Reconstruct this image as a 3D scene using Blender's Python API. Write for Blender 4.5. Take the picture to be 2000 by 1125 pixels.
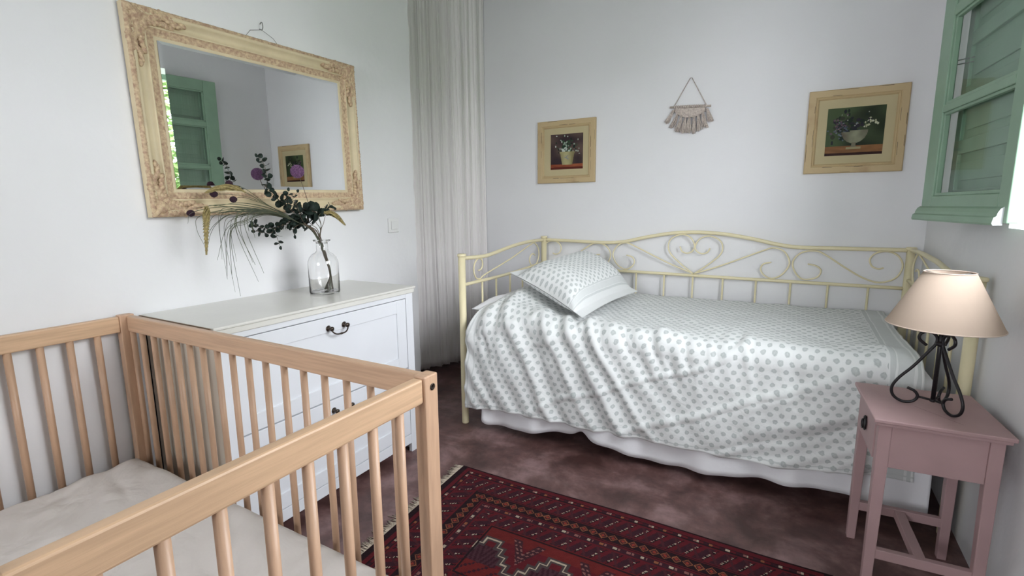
import bpy, bmesh, math, random
from math import sin, cos, pi, sqrt, atan2, exp, radians
from mathutils import Vector, Matrix, noise
random.seed(7)
for o in list(bpy.data.objects): bpy.data.objects.remove(o)
S = bpy.context.scene
COL = S.collection

# ------------------------------------------------------------------ camera
FPX, PIT, YAW, ROL = 972.3, .1614, -.5141, -.008
cam_d = bpy.data.cameras.new('camera'); cam = bpy.data.objects.new('camera', cam_d); COL.objects.link(cam)
cam_d.sensor_fit = 'HORIZONTAL'; cam_d.sensor_width = 36; cam_d.lens = FPX / 2000 * 36
cam_d.clip_start = .02
right = Vector((cos(YAW), -sin(YAW), 0)); fwd0 = Vector((sin(YAW), cos(YAW), 0)); upv = Vector((0, 0, 1))
fwd = fwd0 * cos(PIT) - upv * sin(PIT)
up2 = fwd0 * sin(PIT) + upv * cos(PIT)
r_ = right * cos(ROL) + up2 * sin(ROL)
u_ = up2 * cos(ROL) - right * sin(ROL)
M = Matrix((( r_.x, u_.x, -fwd.x, 0), (r_.y, u_.y, -fwd.y, 0), (r_.z, u_.z, -fwd.z, 1.15), (0, 0, 0, 1)))
cam.matrix_world = M
S.camera = cam

# ------------------------------------------------------------------ world, light, exposure
W = bpy.data.worlds.new('overcast_sky'); S.world = W; W.use_nodes = True
wn = W.node_tree.nodes; wl = W.node_tree.links; wn.clear()
wo = wn.new('ShaderNodeOutputWorld'); wb = wn.new('ShaderNodeBackground')
tc = wn.new('ShaderNodeTexCoord'); sx = wn.new('ShaderNodeSeparateXYZ'); rp = wn.new('ShaderNodeValToRGB')
wl.new(tc.outputs['Generated'], sx.inputs[0]); wl.new(sx.outputs['Z'], rp.inputs[0]); wl.new(rp.outputs[0], wb.inputs[0]); wl.new(wb.outputs[0], wo.inputs[0])
rp.color_ramp.elements[0].position = 0.0; rp.color_ramp.elements[0].color = (.94, .955, 1.0, 1)
rp.color_ramp.elements[1].position = 1.0; rp.color_ramp.elements[1].color = (.89, .93, 1.0, 1)
wb.inputs[1].default_value = 9.0
S.view_settings.view_transform = 'Standard'; S.view_settings.look = 'None'; S.view_settings.gamma = 1
S.view_settings.use_curve_mapping = False
S.view_settings.exposure = .96

def portal(name, loc, rot, sx_, sy_):
    d = bpy.data.lights.new(name, 'AREA'); d.shape = 'RECTANGLE'; d.size = sx_; d.size_y = sy_
    d.cycles.is_portal = True
    o = bpy.data.objects.new(name, d); COL.objects.link(o); o.location = loc; o.rotation_euler = rot
    return o
portal('daylight_portal', (.60, 1.38, 1.64), (0, radians(90), 0), 1.12, 1.36)
portal('daylight_portal', (-.85, -2.19, 1.55), (radians(90), 0, 0), 1.1, 1.0)  # sky fill through the added, unseen opening behind the camera

# ------------------------------------------------------------------ materials
def nodes(m): return m.node_tree.nodes, m.node_tree.links
def mat(name, col, rough=.6, metal=0, var=0, vscale=8, bump=0, bscale=60, bdist=.01, bdis=0, spec=None, col2=None, detail=4, stretch=None, coat=0, sheen=0, contrast=(.35, .65)):
    m = bpy.data.materials.new(name); m.use_nodes = True
    n, l = nodes(m); b = n['Principled BSDF']
    b.inputs['Base Color'].default_value = (*col, 1); b.inputs['Roughness'].default_value = rough; b.inputs['Metallic'].default_value = metal
    if spec is not None: b.inputs['Specular IOR Level'].default_value = spec
    if coat: b.inputs['Coat Weight'].default_value = coat
    if sheen: b.inputs['Sheen Weight'].default_value = sheen
    t = n.new('ShaderNodeTexCoord'); mp = n.new('ShaderNodeMapping'); l.new(t.outputs['Object'], mp.inputs[0])
    if stretch: mp.inputs['Scale'].default_value = stretch
    if var or col2:
        nz = n.new('ShaderNodeTexNoise'); nz.inputs['Scale'].default_value = vscale; nz.inputs['Detail'].default_value = detail
        l.new(mp.outputs[0], nz.inputs[0])
        r = n.new('ShaderNodeValToRGB'); l.new(nz.outputs['Fac'], r.inputs[0])
        c2 = col2 if col2 else tuple(max(0, c * (1 - var)) for c in col)
        r.color_ramp.elements[0].position = contrast[0]; r.color_ramp.elements[1].position = contrast[1]
        r.color_ramp.elements[0].color = (*c2, 1); r.color_ramp.elements[1].color = (*col, 1)
        l.new(r.outputs[0], b.inputs['Base Color'])
    if bump:
        nb = n.new('ShaderNodeTexNoise'); nb.inputs['Scale'].default_value = bscale; nb.inputs['Detail'].default_value = 5; nb.inputs['Distortion'].default_value = bdis
        l.new(mp.outputs[0], nb.inputs[0])
        bp = n.new('ShaderNodeBump'); bp.inputs['Strength'].default_value = bump; bp.inputs['Distance'].default_value = bdist
        l.new(nb.outputs['Fac'], bp.inputs['Height']); l.new(bp.outputs[0], b.inputs['Normal'])
    return m
def math_(n, l, op, a, b=None, c=None):
    x = n.new('ShaderNodeMath'); x.operation = op
    for i, v in enumerate((a, b, c)):
        if v is None: continue
        if isinstance(v, (int, float)): x.inputs[i].default_value = v
        else: l.new(v, x.inputs[i])
    return x.outputs[0]

M_wall = mat('plaster_white', (.80, .80, .81), .9, bump=.35, bscale=9, spec=.2, var=.03, vscale=2)
M_ceil = mat('ceiling_white', (.78, .79, .79), .95, bump=.2, bscale=8, spec=.1)
M_beech = mat('beech_wood', (.56, .36, .235), .42, var=.16, vscale=14, stretch=(5, 5, .6), bump=.05, bscale=50)
M_beech_x = mat('beech_wood_lengthwise', (.57, .375, .245), .40, var=.18, vscale=10, stretch=(.6, 6, 14), bump=.04, bscale=40)
M_beech_y = mat('beech_wood_crosswise', (.62, .41, .255), .40, var=.18, vscale=10, stretch=(6, .6, 14), bump=.04, bscale=40)
M_white = mat('white_lacquer', (.74, .76, .79), .35, var=.03, vscale=5)
M_dtop = mat('dresser_top_cream', (.70, .69, .64), .25, var=.05, vscale=3, bump=.02)
M_edge = mat('raw_board_edge', (.33, .25, .18), .7, var=.2, vscale=20)
M_gap = mat('dark_gap', (.02, .02, .02), .9)
M_brass = mat('aged_bronze', (.10, .08, .065), .32, metal=.9, var=.3, vscale=60)
M_cream = mat('cream_enamel', (.80, .72, .47), .42, var=.06, vscale=6)
M_sheet = mat('white_cotton', (.82, .82, .84), .9, bump=.15, bscale=25, spec=.1, sheen=.2)
M_crib_sheet = mat('offwhite_crib_sheet', (.70, .655, .62), .9, bump=.6, bscale=6, bdist=.035, bdis=.35, spec=.1, var=.05, vscale=4)
M_pink = mat('dusty_pink_paint', (.44, .29, .29), .5, var=.10, vscale=7, bump=.06, bscale=30)
M_iron = mat('black_wrought_iron', (.012, .010, .012), .38, metal=.3, bump=.1, bscale=90)
M_green = mat('sage_green_paint', (.27, .415, .295), .45, var=.10, vscale=9, bump=.05, bscale=40)
M_frame = mat('cream_gilt_frame', (.68, .57, .37), .5, var=.12, vscale=12, bump=.08, bscale=40)
M_orn = mat('carved_gilt_band', (.66, .51, .32), .6, col2=(.42, .27, .18), vscale=85, bump=.6, bscale=110, detail=6)
M_pframe = mat('distressed_picture_frame', (.53, .40, .22), .6, col2=(.36, .23, .12), vscale=5, stretch=(1, 1, 1), contrast=(.25, .45), bump=.1)
M_scuff = mat('worn_dark_scuff', (.05, .035, .03), .8)
M_matb = mat('picture_mount_card', (.52, .44, .26), .8, var=.06, vscale=4)
M_twig = mat('brown_stem', (.13, .09, .06), .7, var=.3, vscale=30)
M_leaf = mat('eucalyptus_leaf', (.018, .032, .023), .6, col2=(.010, .018, .014), vscale=60, spec=.25)
M_grass = mat('dried_grass_blade', (.10, .115, .055), .6, col2=(.06, .07, .05), vscale=10)
M_spike = mat('straw_seed_head', (.42, .34, .14), .8, col2=(.24, .19, .08), vscale=120, bump=.5, bscale=200)
M_thistle = mat('dark_plum_seed_ball', (.03, .010, .022), .95, bump=.6, bscale=180)
M_allium = mat('mauve_bloom', (.36, .19, .36), .85, col2=(.18, .09, .19), vscale=150, bump=.6, bscale=150)
M_switch = mat('switch_plastic', (.78, .78, .77), .4)
M_rope = mat('natural_cotton_cord', (.66, .58, .52), .95, col2=(.45, .38, .34), vscale=120, bump=.5, bscale=150)
M_wire = mat('grey_wire', (.25, .25, .24), .5, metal=.6)
M_fringe = mat('rug_fringe_wool', (.50, .42, .33), .95, var=.3, vscale=90)
M_dgreen = mat('garden_grass', (.11, .15, .08), .95, var=.5, vscale=2)
M_hedge = mat('hedge_leaves', (.20, .33, .10), .8, var=.5, vscale=6)
M_stone = mat('pale_stone', (.55, .53, .48), .9, var=.2, vscale=2)

def floor_mat():
    m = bpy.data.materials.new('maroon_polished_concrete'); m.use_nodes = True; n, l = nodes(m); b = n['Principled BSDF']
    t = n.new('ShaderNodeTexCoord'); a = n.new('ShaderNodeTexNoise'); a.inputs['Scale'].default_value = 4.6; a.inputs['Detail'].default_value = 10; a.inputs['Roughness'].default_value = .66; a.inputs['Distortion'].default_value = .25
    l.new(t.outputs['Object'], a.inputs[0]); r = n.new('ShaderNodeValToRGB'); l.new(a.outputs['Fac'], r.inputs[0])
    e = r.color_ramp.elements; e[0].position = .36; e[0].color = (.062, .028, .025, 1); e[1].position = .66; e[1].color = (.25, .152, .147, 1)
    x = e.new(.5); x.color = (.125, .063, .058, 1)
    a2 = n.new('ShaderNodeTexNoise'); a2.inputs['Scale'].default_value = 17; a2.inputs['Detail'].default_value = 6; l.new(t.outputs['Object'], a2.inputs[0])
    mx = n.new('ShaderNodeMix'); mx.data_type = 'RGBA'; mx.blend_type = 'OVERLAY'; mx.inputs[0].default_value = .45
    l.new(r.outputs[0], mx.inputs[6]); l.new(a2.outputs['Fac'], mx.inputs[7]); l.new(mx.outputs[2], b.inputs['Base Color'])
    rr = n.new('ShaderNodeMapRange'); rr.inputs[3].default_value = .30; rr.inputs[4].default_value = .55; l.new(a2.outputs['Fac'], rr.inputs[0]); l.new(rr.outputs[0], b.inputs['Roughness'])
    bp = n.new('ShaderNodeBump'); bp.inputs['Strength'].default_value = .12; bp.inputs['Distance'].default_value = .01; l.new(a.outputs['Fac'], bp.inputs['Height']); l.new(bp.outputs[0], b.inputs['Normal'])
    return m
M_floor = floor_mat()

def dots_mat(name, su, sv, rad, borders, plain_from=None):
    """printed cotton: staggered blots on uv in metres; borders = [(axis, lo, hi, strength)]"""
    m = bpy.data.materials.new(name); m.use_nodes = True; n, l = nodes(m); b = n['Principled BSDF']
    b.inputs['Roughness'].default_value = .9; b.inputs['Specular IOR Level'].default_value = .1; b.inputs['Sheen Weight'].default_value = .15
    uv = n.new('ShaderNodeUVMap'); uv.uv_map = 'UVMap'; s = n.new('ShaderNodeSeparateXYZ'); l.new(uv.outputs[0], s.inputs[0])
    U, V = s.outputs['X'], s.outputs['Y']
    v1 = math_(n, l, 'DIVIDE', V, sv); row = math_(n, l, 'FLOOR', v1)
    par = math_(n, l, 'MULTIPLY', math_(n, l, 'MODULO', math_(n, l, 'ABSOLUTE', row), 2.0), .5)
    u1 = math_(n, l, 'ADD', math_(n, l, 'DIVIDE', U, su), par)
    fu = math_(n, l, 'MULTIPLY', math_(n, l, 'SUBTRACT', math_(n, l, 'FRACT', u1), .5), su)
    fv = math_(n, l, 'MULTIPLY', math_(n, l, 'SUBTRACT', math_(n, l, 'FRACT', v1), .5), sv)
    nz = n.new('ShaderNodeTexNoise'); nz.inputs['Scale'].default_value = 90; nz.inputs['Detail'].default_value = 2; l.new(uv.outputs[0], nz.inputs[0])
    d = math_(n, l, 'SQRT', math_(n, l, 'ADD', math_(n, l, 'MULTIPLY', fu, fu), math_(n, l, 'MULTIPLY', fv, fv)))
    d2 = math_(n, l, 'ADD', d, math_(n, l, 'MULTIPLY', math_(n, l, 'SUBTRACT', nz.outputs['Fac'], .5), rad * 1.0))
    f = n.new('ShaderNodeMapRange'); f.interpolation_type = 'SMOOTHSTEP'; f.inputs[1].default_value = rad * .72; f.inputs[2].default_value = rad * 1.08; f.inputs[3].default_value = 1; f.inputs[4].default_value = 0
    l.new(d2, f.inputs[0])
    nz2 = n.new('ShaderNodeTexNoise'); nz2.inputs['Scale'].default_value = 260; l.new(uv.outputs[0], nz2.inputs[0])
    ring = n.new('ShaderNodeMapRange'); ring.inputs[1].default_value = 0; ring.inputs[2].default_value = rad * .8; ring.inputs[3].default_value = .72; ring.inputs[4].default_value = 1.0; l.new(d2, ring.inputs[0])
    fac = math_(n, l, 'MULTIPLY', math_(n, l, 'MULTIPLY', f.outputs[0], ring.outputs[0]), math_(n, l, 'ADD', math_(n, l, 'MULTIPLY', nz2.outputs['Fac'], .9), .45))
    mask = None
    if plain_from:
        ax, lo, hi = plain_from; A = U if ax == 'u' else V
        mask = math_(n, l, 'MULTIPLY', math_(n, l, 'GREATER_THAN', A, lo), math_(n, l, 'LESS_THAN', A, hi))
        fac = math_(n, l, 'MULTIPLY', fac, mask)
    for ax, lo, hi, st in borders:
        A = U if ax == 'u' else V
        k = math_(n, l, 'MULTIPLY', math_(n, l, 'MULTIPLY', math_(n, l, 'GREATER_THAN', A, lo), math_(n, l, 'LESS_THAN', A, hi)), st)
        fac = math_(n, l, 'MAXIMUM', fac, k)
    mx = n.new('ShaderNodeMix'); mx.data_type = 'RGBA'; l.new(fac, mx.inputs[0])
    mx.inputs[6].default_value = (.73, .745, .735, 1); mx.inputs[7].default_value = (.42, .455, .445, 1)
    l.new(mx.outputs[2], b.inputs['Base Color'])
    nb = n.new('ShaderNodeTexNoise'); nb.inputs['Scale'].default_value = 14; nb.inputs['Detail'].default_value = 5; nb.inputs['Distortion'].default_value = .6; l.new(uv.outputs[0], nb.inputs[0])
    bp = n.new('ShaderNodeBump'); bp.inputs['Strength'].default_value = .3; bp.inputs['Distance'].default_value = .02; l.new(nb.outputs['Fac'], bp.inputs['Height']); l.new(bp.outputs[0], b.inputs['Normal'])
    return m

def fabric_mat(name, col, trans=.35, bs=.5):
    m = bpy.data.materials.new(name); m.use_nodes = True; n, l = nodes(m); n.remove(n['Principled BSDF']); out = n['Material Output']
    a = n.new('ShaderNodeBsdfDiffuse'); a.inputs[0].default_value = (*col, 1); b = n.new('ShaderNodeBsdfTranslucent'); b.inputs[0].default_value = (*col, 1)
    nz = n.new('ShaderNodeTexNoise'); nz.inputs['Scale'].default_value = 60; t = n.new('ShaderNodeTexCoord'); mp = n.new('ShaderNodeMapping'); mp.inputs['Scale'].default_value = (1, 1, .04)
    l.new(t.outputs['Object'], mp.inputs[0]); l.new(mp.outputs[0], nz.inputs[0]); bp = n.new('ShaderNodeBump'); bp.inputs['Strength'].default_value = bs; bp.inputs['Distance'].default_value = .01
    l.new(nz.outputs['Fac'], bp.inputs['Height']); l.new(bp.outputs[0], a.inputs['Normal'])
    mx = n.new('ShaderNodeMixShader'); mx.inputs[0].default_value = trans; l.new(a.outputs[0], mx.inputs[1]); l.new(b.outputs[0], mx.inputs[2]); l.new(mx.outputs[0], out.inputs[0])
    return m
M_curtain = fabric_mat('sheer_offwhite_linen', (.90, .87, .86), .06)
M_shade = fabric_mat('beige_lampshade_card', (.52, .41, .33), .08, .05)
def glass_mat(name, rough=0, col=(1, 1, 1), thin=False):
    m = bpy.data.materials.new(name); m.use_nodes = True; n, l = nodes(m); b = n['Principled BSDF']
    if thin:
        n.remove(b); tr = n.new('ShaderNodeBsdfTransparent'); tr.inputs[0].default_value = (.93, .96, .95, 1); gl = n.new('ShaderNodeBsdfGlossy'); gl.inputs['Roughness'].default_value = .02
        mx = n.new('ShaderNodeMixShader'); mx.inputs[0].default_value = .08
        l.new(tr.outputs[0], mx.inputs[1]); l.new(gl.outputs[0], mx.inputs[2]); l.new(mx.outputs[0], n['Material Output'].inputs[0])
        return m
    b.inputs['Transmission Weight'].default_value = 1; b.inputs['Roughness'].default_value = rough; b.inputs['Base Color'].default_value = (*col, 1); b.inputs['IOR'].default_value = 1.45
    return m
M_vase = glass_mat('clear_bottle_glass', 0, (1, 1, 1))
M_pane = glass_mat('window_pane_glass', thin=True)
M_mirror = mat('silvered_mirror', (.86, .875, .87), .0, metal=1)
def attr_mat(name, rough=.9, bump=.3):
    m = bpy.data.materials.new(name); m.use_nodes = True; n, l = nodes(m); b = n['Principled BSDF']; a = n.new('ShaderNodeVertexColor'); a.layer_name = 'Col'
    l.new(a.outputs[0], b.inputs['Base Color']); b.inputs['Roughness'].default_value = rough; b.inputs['Specular IOR Level'].default_value = .15
    t = n.new('ShaderNodeTexCoord'); nb = n.new('ShaderNodeTexNoise'); nb.inputs['Scale'].default_value = 240; l.new(t.outputs['Object'], nb.inputs[0])
    bp = n.new('ShaderNodeBump'); bp.inputs['Strength'].default_value = bump; bp.inputs['Distance'].default_value = .004; l.new(nb.outputs['Fac'], bp.inputs['Height']); l.new(bp.outputs[0], b.inputs['Normal'])
    return m
M_rug = attr_mat('woven_rug_pile', .95, .6)
M_paint = attr_mat('oil_painting', .45, .15)

# ------------------------------------------------------------------ mesh building
class MB:
    def __init__(s): s.v = []; s.f = []; s.sm = []; s.mi = []
    def add(s, vs, fs, smooth=False, mi=0):
        o = len(s.v); s.v += [tuple(v) for v in vs]
        for f in fs: s.f.append(tuple(i + o for i in f)); s.sm.append(smooth); s.mi.append(mi)
        return s
    def box(s, a, b, mi=0, rot=None, c=None):
        (x0, y0, z0), (x1, y1, z1) = a, b
        x0, x1 = sorted((x0, x1)); y0, y1 = sorted((y0, y1)); z0, z1 = sorted((z0, z1))
        vs = [Vector(p) for p in ((x0, y0, z0), (x1, y0, z0), (x1, y1, z0), (x0, y1, z0), (x0, y0, z1), (x1, y0, z1), (x1, y1, z1), (x0, y1, z1))]
        if rot is not None:
            c = Vector(c) if c is not None else sum(vs, Vector()) / 8
            vs = [rot @ (v - c) + c for v in vs]
        return s.add(vs, [(0, 3, 2, 1), (4, 5, 6, 7), (0, 1, 5, 4), (1, 2, 6, 5), (2, 3, 7, 6), (3, 0, 4, 7)], False, mi)
    def tube(s, pts, r, n=8, cap=True, mi=0, flat=1.0):
        pts = [Vector(p) for p in pts]; N = len(pts)
        rr = r if isinstance(r, (list, tuple)) else [r] * N
        t = [(pts[min(i + 1, N - 1)] - pts[max(i - 1, 0)]).normalized() for i in range(N)]
        a = Vector((0, 0, 1)) if abs(t[0].z) < .9 else Vector((1, 0, 0))
        nrm = (a - t[0] * a.dot(t[0])).normalized(); vs = []
        for i in range(N):
            nrm = (nrm - t[i] * nrm.dot(t[i])).normalized(); bn = t[i].cross(nrm)
            for k in range(n):
                w = 2 * pi * k / n; vs.append(pts[i] + nrm * cos(w) * rr[i] + bn * sin(w) * rr[i] * flat)
        fs = [(i * n + k, i * n + (k + 1) % n, (i + 1) * n + (k + 1) % n, (i + 1) * n + k) for i in range(N - 1) for k in range(n)]
        if cap: fs += [tuple(range(n - 1, -1, -1)), tuple((N - 1) * n + k for k in range(n))]
        return s.add(vs, fs, True, mi)
    def lathe(s, prof, c=(0, 0, 0), n=32, mi=0, cap=True):
        c = Vector(c); vs = []; N = len(prof)
        for r, z in prof:
            for k in range(n):
                w = 2 * pi * k / n; vs.append(c + Vector((r * cos(w), r * sin(w), z)))
        fs = [(i * n + k, i * n + (k + 1) % n, (i + 1) * n + (k + 1) % n, (i + 1) * n + k) for i in range(N - 1) for k in range(n)]
        if cap: fs += [tuple(range(n - 1, -1, -1)), tuple((N - 1) * n + k for k in range(n))]
        return s.add(vs, fs, True, mi)
    def ball(s, c, r, n=12, m=8, mi=0, R=None, jit=0):
        c = Vector(c); r = Vector(r) if not isinstance(r, (int, float)) else Vector((r, r, r)); vs = []
        for i in range(m + 1):
            p = pi * i / m
            for k in range(n):
                w = 2 * pi * k / n; d = Vector((sin(p) * cos(w) * r.x, sin(p) * sin(w) * r.y, cos(p) * r.z)) * (1 + jit * random.uniform(-1, 1))
                vs.append(c + (R @ d if R else d))
        fs = [(i * n + k, (i + 1) * n + k, (i + 1) * n + (k + 1) % n, i * n + (k + 1) % n) for i in range(m) for k in range(n)]
        return s.add(vs, fs, True, mi)
    def grid(s, fn, nu, nv, smooth=True, mi=0):
        vs = [fn(i / nu, j / nv) for j in range(nv + 1) for i in range(nu + 1)]
        fs = [(j * (nu + 1) + i, j * (nu + 1) + i + 1, (j + 1) * (nu + 1) + i + 1, (j + 1) * (nu + 1) + i) for j in range(nv) for i in range(nu)]
        return s.add(vs, fs, smooth, mi)
    def build(s, name, mats, parent=None, bevel=0, seg=2, solid=0, sub=0, origin=None):
        me = bpy.data.meshes.new(name)
        mats = mats if isinstance(mats, (list, tuple)) else [mats]
        o = Vector(origin) if origin is not None else None
        if parent is not None: o = parent.matrix_basis.translation.copy() if parent.type == 'EMPTY' else None
        if parent is not None and parent.type == 'EMPTY': inv = parent.matrix_basis.inverted()
        else: inv = None
        vs = s.v
        if inv is not None: vs = [tuple(inv @ Vector(v)) for v in vs]
        elif origin is not None: vs = [tuple(Vector(v) - o) for v in vs]
        elif parent is not None:   # sub-part: part shares the frame of its thing
            root = parent
            while root.parent: root = root.parent
            iv = root.matrix_basis.inverted(); vs = [tuple(iv @ Vector(v)) for v in vs]
        me.from_pydata(vs, [], s.f); me.update()
        for m in mats: me.materials.append(m)
        me.polygons.foreach_set('use_smooth', s.sm); me.polygons.foreach_set('material_index', s.mi)
        ob = bpy.data.objects.new(name, me); COL.objects.link(ob)
        if origin is not None and parent is None: ob.location = o
        if parent is not None: ob.parent = parent
        if solid:
            md = ob.modifiers.new('solid', 'SOLIDIFY'); md.thickness = solid; md.offset = -1
        if bevel:
            md = ob.modifiers.new('bevel', 'BEVEL'); md.width = bevel; md.segments = seg; md.limit_method = 'ANGLE'; md.angle_limit = radians(40)
        if sub:
            md = ob.modifiers.new('sub', 'SUBSURF'); md.levels = sub; md.render_levels = sub
        return ob
def tag(o, label=None, cat=None, group=None, kind=None):
    if label: o['label'] = label
    if cat: o['category'] = cat
    if group: o['group'] = group
    if kind: o['kind'] = kind
    return o
def thing(name, label, cat, loc=(0, 0, 0), rz=0, group=None):
    o = bpy.data.objects.new(name, None); COL.objects.link(o); o.empty_display_size = .05
    o.matrix_basis = Matrix.Translation(Vector(loc)) @ Matrix.Rotation(rz, 4, 'Z')
    return tag(o, label, cat, group)
def struct(o): o['kind'] = 'structure'; return o
def smoothpts(P, k=8):
    P = [Vector(p) for p in P]; out = []
    for i in range(len(P) - 1):
        p0 = P[i - 1] if i else P[0] * 2 - P[1]; p1, p2 = P[i], P[i + 1]; p3 = P[i + 2] if i + 2 < len(P) else P[-1] * 2 - P[-2]
        for j in range(k):
            t = j / k; out.append(.5 * ((2 * p1) + (p2 - p0) * t + (2 * p0 - 5 * p1 + 4 * p2 - p3) * t * t + (3 * p1 - p0 - 3 * p2 + p3) * t ** 3))
    return out + [P[-1]]
def ss(a, b, x):
    t = max(0, min(1, (x - a) / (b - a))); return t * t * (3 - 2 * t)
def nz(x, y, z=0): return noise.noise(Vector((x, y, z)))

# ------------------------------------------------------------------ room shell
XL, XR, YB, YF, H = -1.94, .566, 3.146, -2.2, 2.64
b = MB(); b.box((-2.95, -2.6, -.1), (.95, 3.5, 0)); struct(b.build('floor', M_floor))
b = MB(); b.box((-2.95, -2.6, H), (.95, 3.5, H + .1)); struct(b.build('ceiling', M_ceil))
b = MB(); b.box((-2.95, YB, 0), (.95, YB + .2, H)); struct(b.build('wall_back', M_wall))
# left wall with an uneven plastered edge at the curtained opening
b = MB(); NZ = 150
def edge(z): return 2.302 + .006 * nz(0, 1.3, z * 9) + .004 * nz(3, 0, z * 31) - .004 * cos(z)
vs = []
for i in range(NZ + 1):
    z = H * i / NZ; vs += [(XL, YF, z), (XL, edge(z) - .012, z), (XL - .010, edge(z), z), (XL - .26, edge(z), z), (XL - .26, YF, z)]
fs = [(i * 5 + k, i * 5 + k + 1, (i + 1) * 5 + k + 1, (i + 1) * 5 + k) for i in range(NZ) for k in range(4)]
fs += [(i * 5 + 4, i * 5, (i + 1) * 5, (i + 1) * 5 + 4) for i in range(NZ)] + [(4, 3, 2, 1, 0), tuple(NZ * 5 + k for k in range(5))]
b.add(vs, fs); struct(b.build('wall_left', M_wall))
b = MB(); b.box((-2.95, 2.0, 0), (-2.75, YB, H)); b.box((-2.95, 1.9, 0), (XL - .26, 2.0, H)); struct(b.build('wall_recess', M_wall))
# right wall with the window opening
OY0, OY1, OZ0, OZ1 = .70, 2.06, 1.075, 2.20
b = MB(); t0, t1 = XR, XR + .32
b.box((t0, YF, 0), (t1, YB, OZ0)); b.box((t0, YF, OZ1), (t1, YB, H)); b.box((t0, YF, OZ0), (t1, OY0, OZ1)); b.box((t0, OY1, OZ0), (t1, YB, OZ1))
struct(b.build('wall_right', M_wall))
# wall behind the camera; its opening is added to brighten bed and crib
b = MB(); y0, y1 = YF - .25, YF
b.box((-2.2, y0, 0), (-1.4, y1, H)); b.box((-.3, y0, 0), (.95, y1, H)); b.box((-1.4, y0, 0), (-.3, y1, 1.05)); b.box((-1.4, y0, 2.05), (-.3, y1, H))
struct(b.build('wall_front', M_wall))
# fixed frame of the window opening and outside
wnd = thing('window_1', 'green painted window in the right wall, its far leaf folded back towards the corner', None, (XR, OY1, OZ0)); struct(wnd)
fx = MB(); x0, x1 = XR + .20, XR + .26
fx.box((x0, OY1 - .04, OZ0), (x1, OY1, OZ1)); fx.box((x0, OY0, OZ0), (x1, OY0 + .04, OZ1)); fx.box((x0, OY0, OZ1 - .04), (x1, OY1, OZ1)); fx.box((x0, OY0, OZ0), (x1, OY1, OZ0 + .03))
fx.build('fixed_frame', M_green, wnd, bevel=.003)

# casement leaf, folded back: far (free) edge P0, hinged edge P1
P0 = Vector((.441, 2.589, 0)); P1 = Vector((.5235, 1.933, 0)); LW_ = (P1 - P0).length
ld = (P1 - P0).normalized(); ln = Vector((-ld.y, ld.x, 0));
if ln.x > 0: ln = -ln            # ln points into the room
def LB(mb, s0, s1, d0, d1, z0, z1, mi=0):
    """box on the leaf: s along, d depth (0 = room face, + towards the wall)"""
    vs = []
    for z in (z0, z1):
        for s, d in ((s0, d0), (s1, d0), (s1, d1), (s0, d1)):
            p = P0 + ld * s - ln * d; vs.append((p.x, p.y, z))
    mb.add(vs, [(0, 3, 2, 1), (4, 5, 6, 7), (0, 1, 5, 4), (1, 2, 6, 5), (2, 3, 7, 6), (3, 0, 4, 7)], False, mi)
ZB, ZT = 1.092, 2.19
S0, S1 = .098, LW_ - .062
lf = MB()
LB(lf, 0, S0, 0, .028, ZB, ZT); LB(lf, S1, LW_, 0, .028, ZB, ZT)
for z0, z1 in ((ZB, 1.178), (1.485, 1.512), (1.825, 1.862), (2.105, ZT)): LB(lf, S0, S1, 0, .028, z0, z1)
leaf_o = lf.build('leaf_frame', M_green, wnd, bevel=.003)
g = MB()
for z0, z1 in ((1.178, 1.485), (1.512, 1.825), (1.862, 2.105)):      # thin glazing beads round each pane
    for a in ((S0, S1, .006, .022, z0, z0 + .012), (S0, S1, .006, .022, z1 - .010, z1), (S0, S0 + .012, .006, .022, z0, z1), (S1 - .012, S1, .006, .022, z0, z1)): LB(g, *a)
g.build('glazing_bead', M_green, wnd, bevel=.002)
for z0, z1 in ((1.178, 1.485), (1.512, 1.825), (1.862, 2.105)):
    p = MB(); LB(p, S0, S1, .022, .026, z0, z1); p.build('pane', M_pane, wnd)
# moulded drip rail along the foot of the leaf
dm = MB(); prof = [(0, 1.086), (.022, 1.086), (.025, 1.092), (.022, 1.108), (.016, 1.112), (.014, 1.122), (.008, 1.134), (0, 1.140)]
vs = []; e0, e1 = -.012, LW_ - .018
for s in (e0, e1):
    for d, z in prof: p = P0 + ld * s + ln * d; vs.append((p.x, p.y, z))
k = len(prof); dm.add(vs, [(i, (i + 1) % k, k + (i + 1) % k, k + i) for i in range(k)] + [tuple(range(k - 1, -1, -1))]); dm.add([vs[k + i] for i in range(k)], [tuple(range(k))], False, 1)
dm.build('drip_rail', [M_green, M_white], wnd)
# panelled inner shutter behind the glass
sh = MB(); a0, a1 = .060, LW_ - .03
def SB(s0, s1, d0, d1, z0, z1):
    vs = []
    for z in (z0, z1):
        for s, d in ((s0, d0), (s1, d0), (s1, d1), (s0, d1)):
            p = P0 + ld * s - ln * (d - .033 * (s - a0) / (a1 - a0)); vs.append((p.x, p.y, z))
    sh.add(vs, [(0, 3, 2, 1), (4, 5, 6, 7), (0, 1, 5, 4), (1, 2, 6, 5), (2, 3, 7, 6), (3, 0, 4, 7)])
SB(a0, a1, .072, .076, ZB + .02, ZT - .02)
zs = [ZB + .02, 1.20, 1.34, 1.38, 1.46, 1.50, 1.56, 1.66, 1.70, 1.82, 1.86, 1.98, 2.10, ZT - .02]
pan = [(1.20, 1.33), (1.38, 1.52), (1.57, 1.71), (1.76, 1.90), (1.95, 2.10)]
SB(a0, a0 + .05, .060, .075, ZB + .02, ZT - .02); SB(a1 - .05, a1, .060, .075, ZB + .02, ZT - .02)
last = ZB + .02
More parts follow.
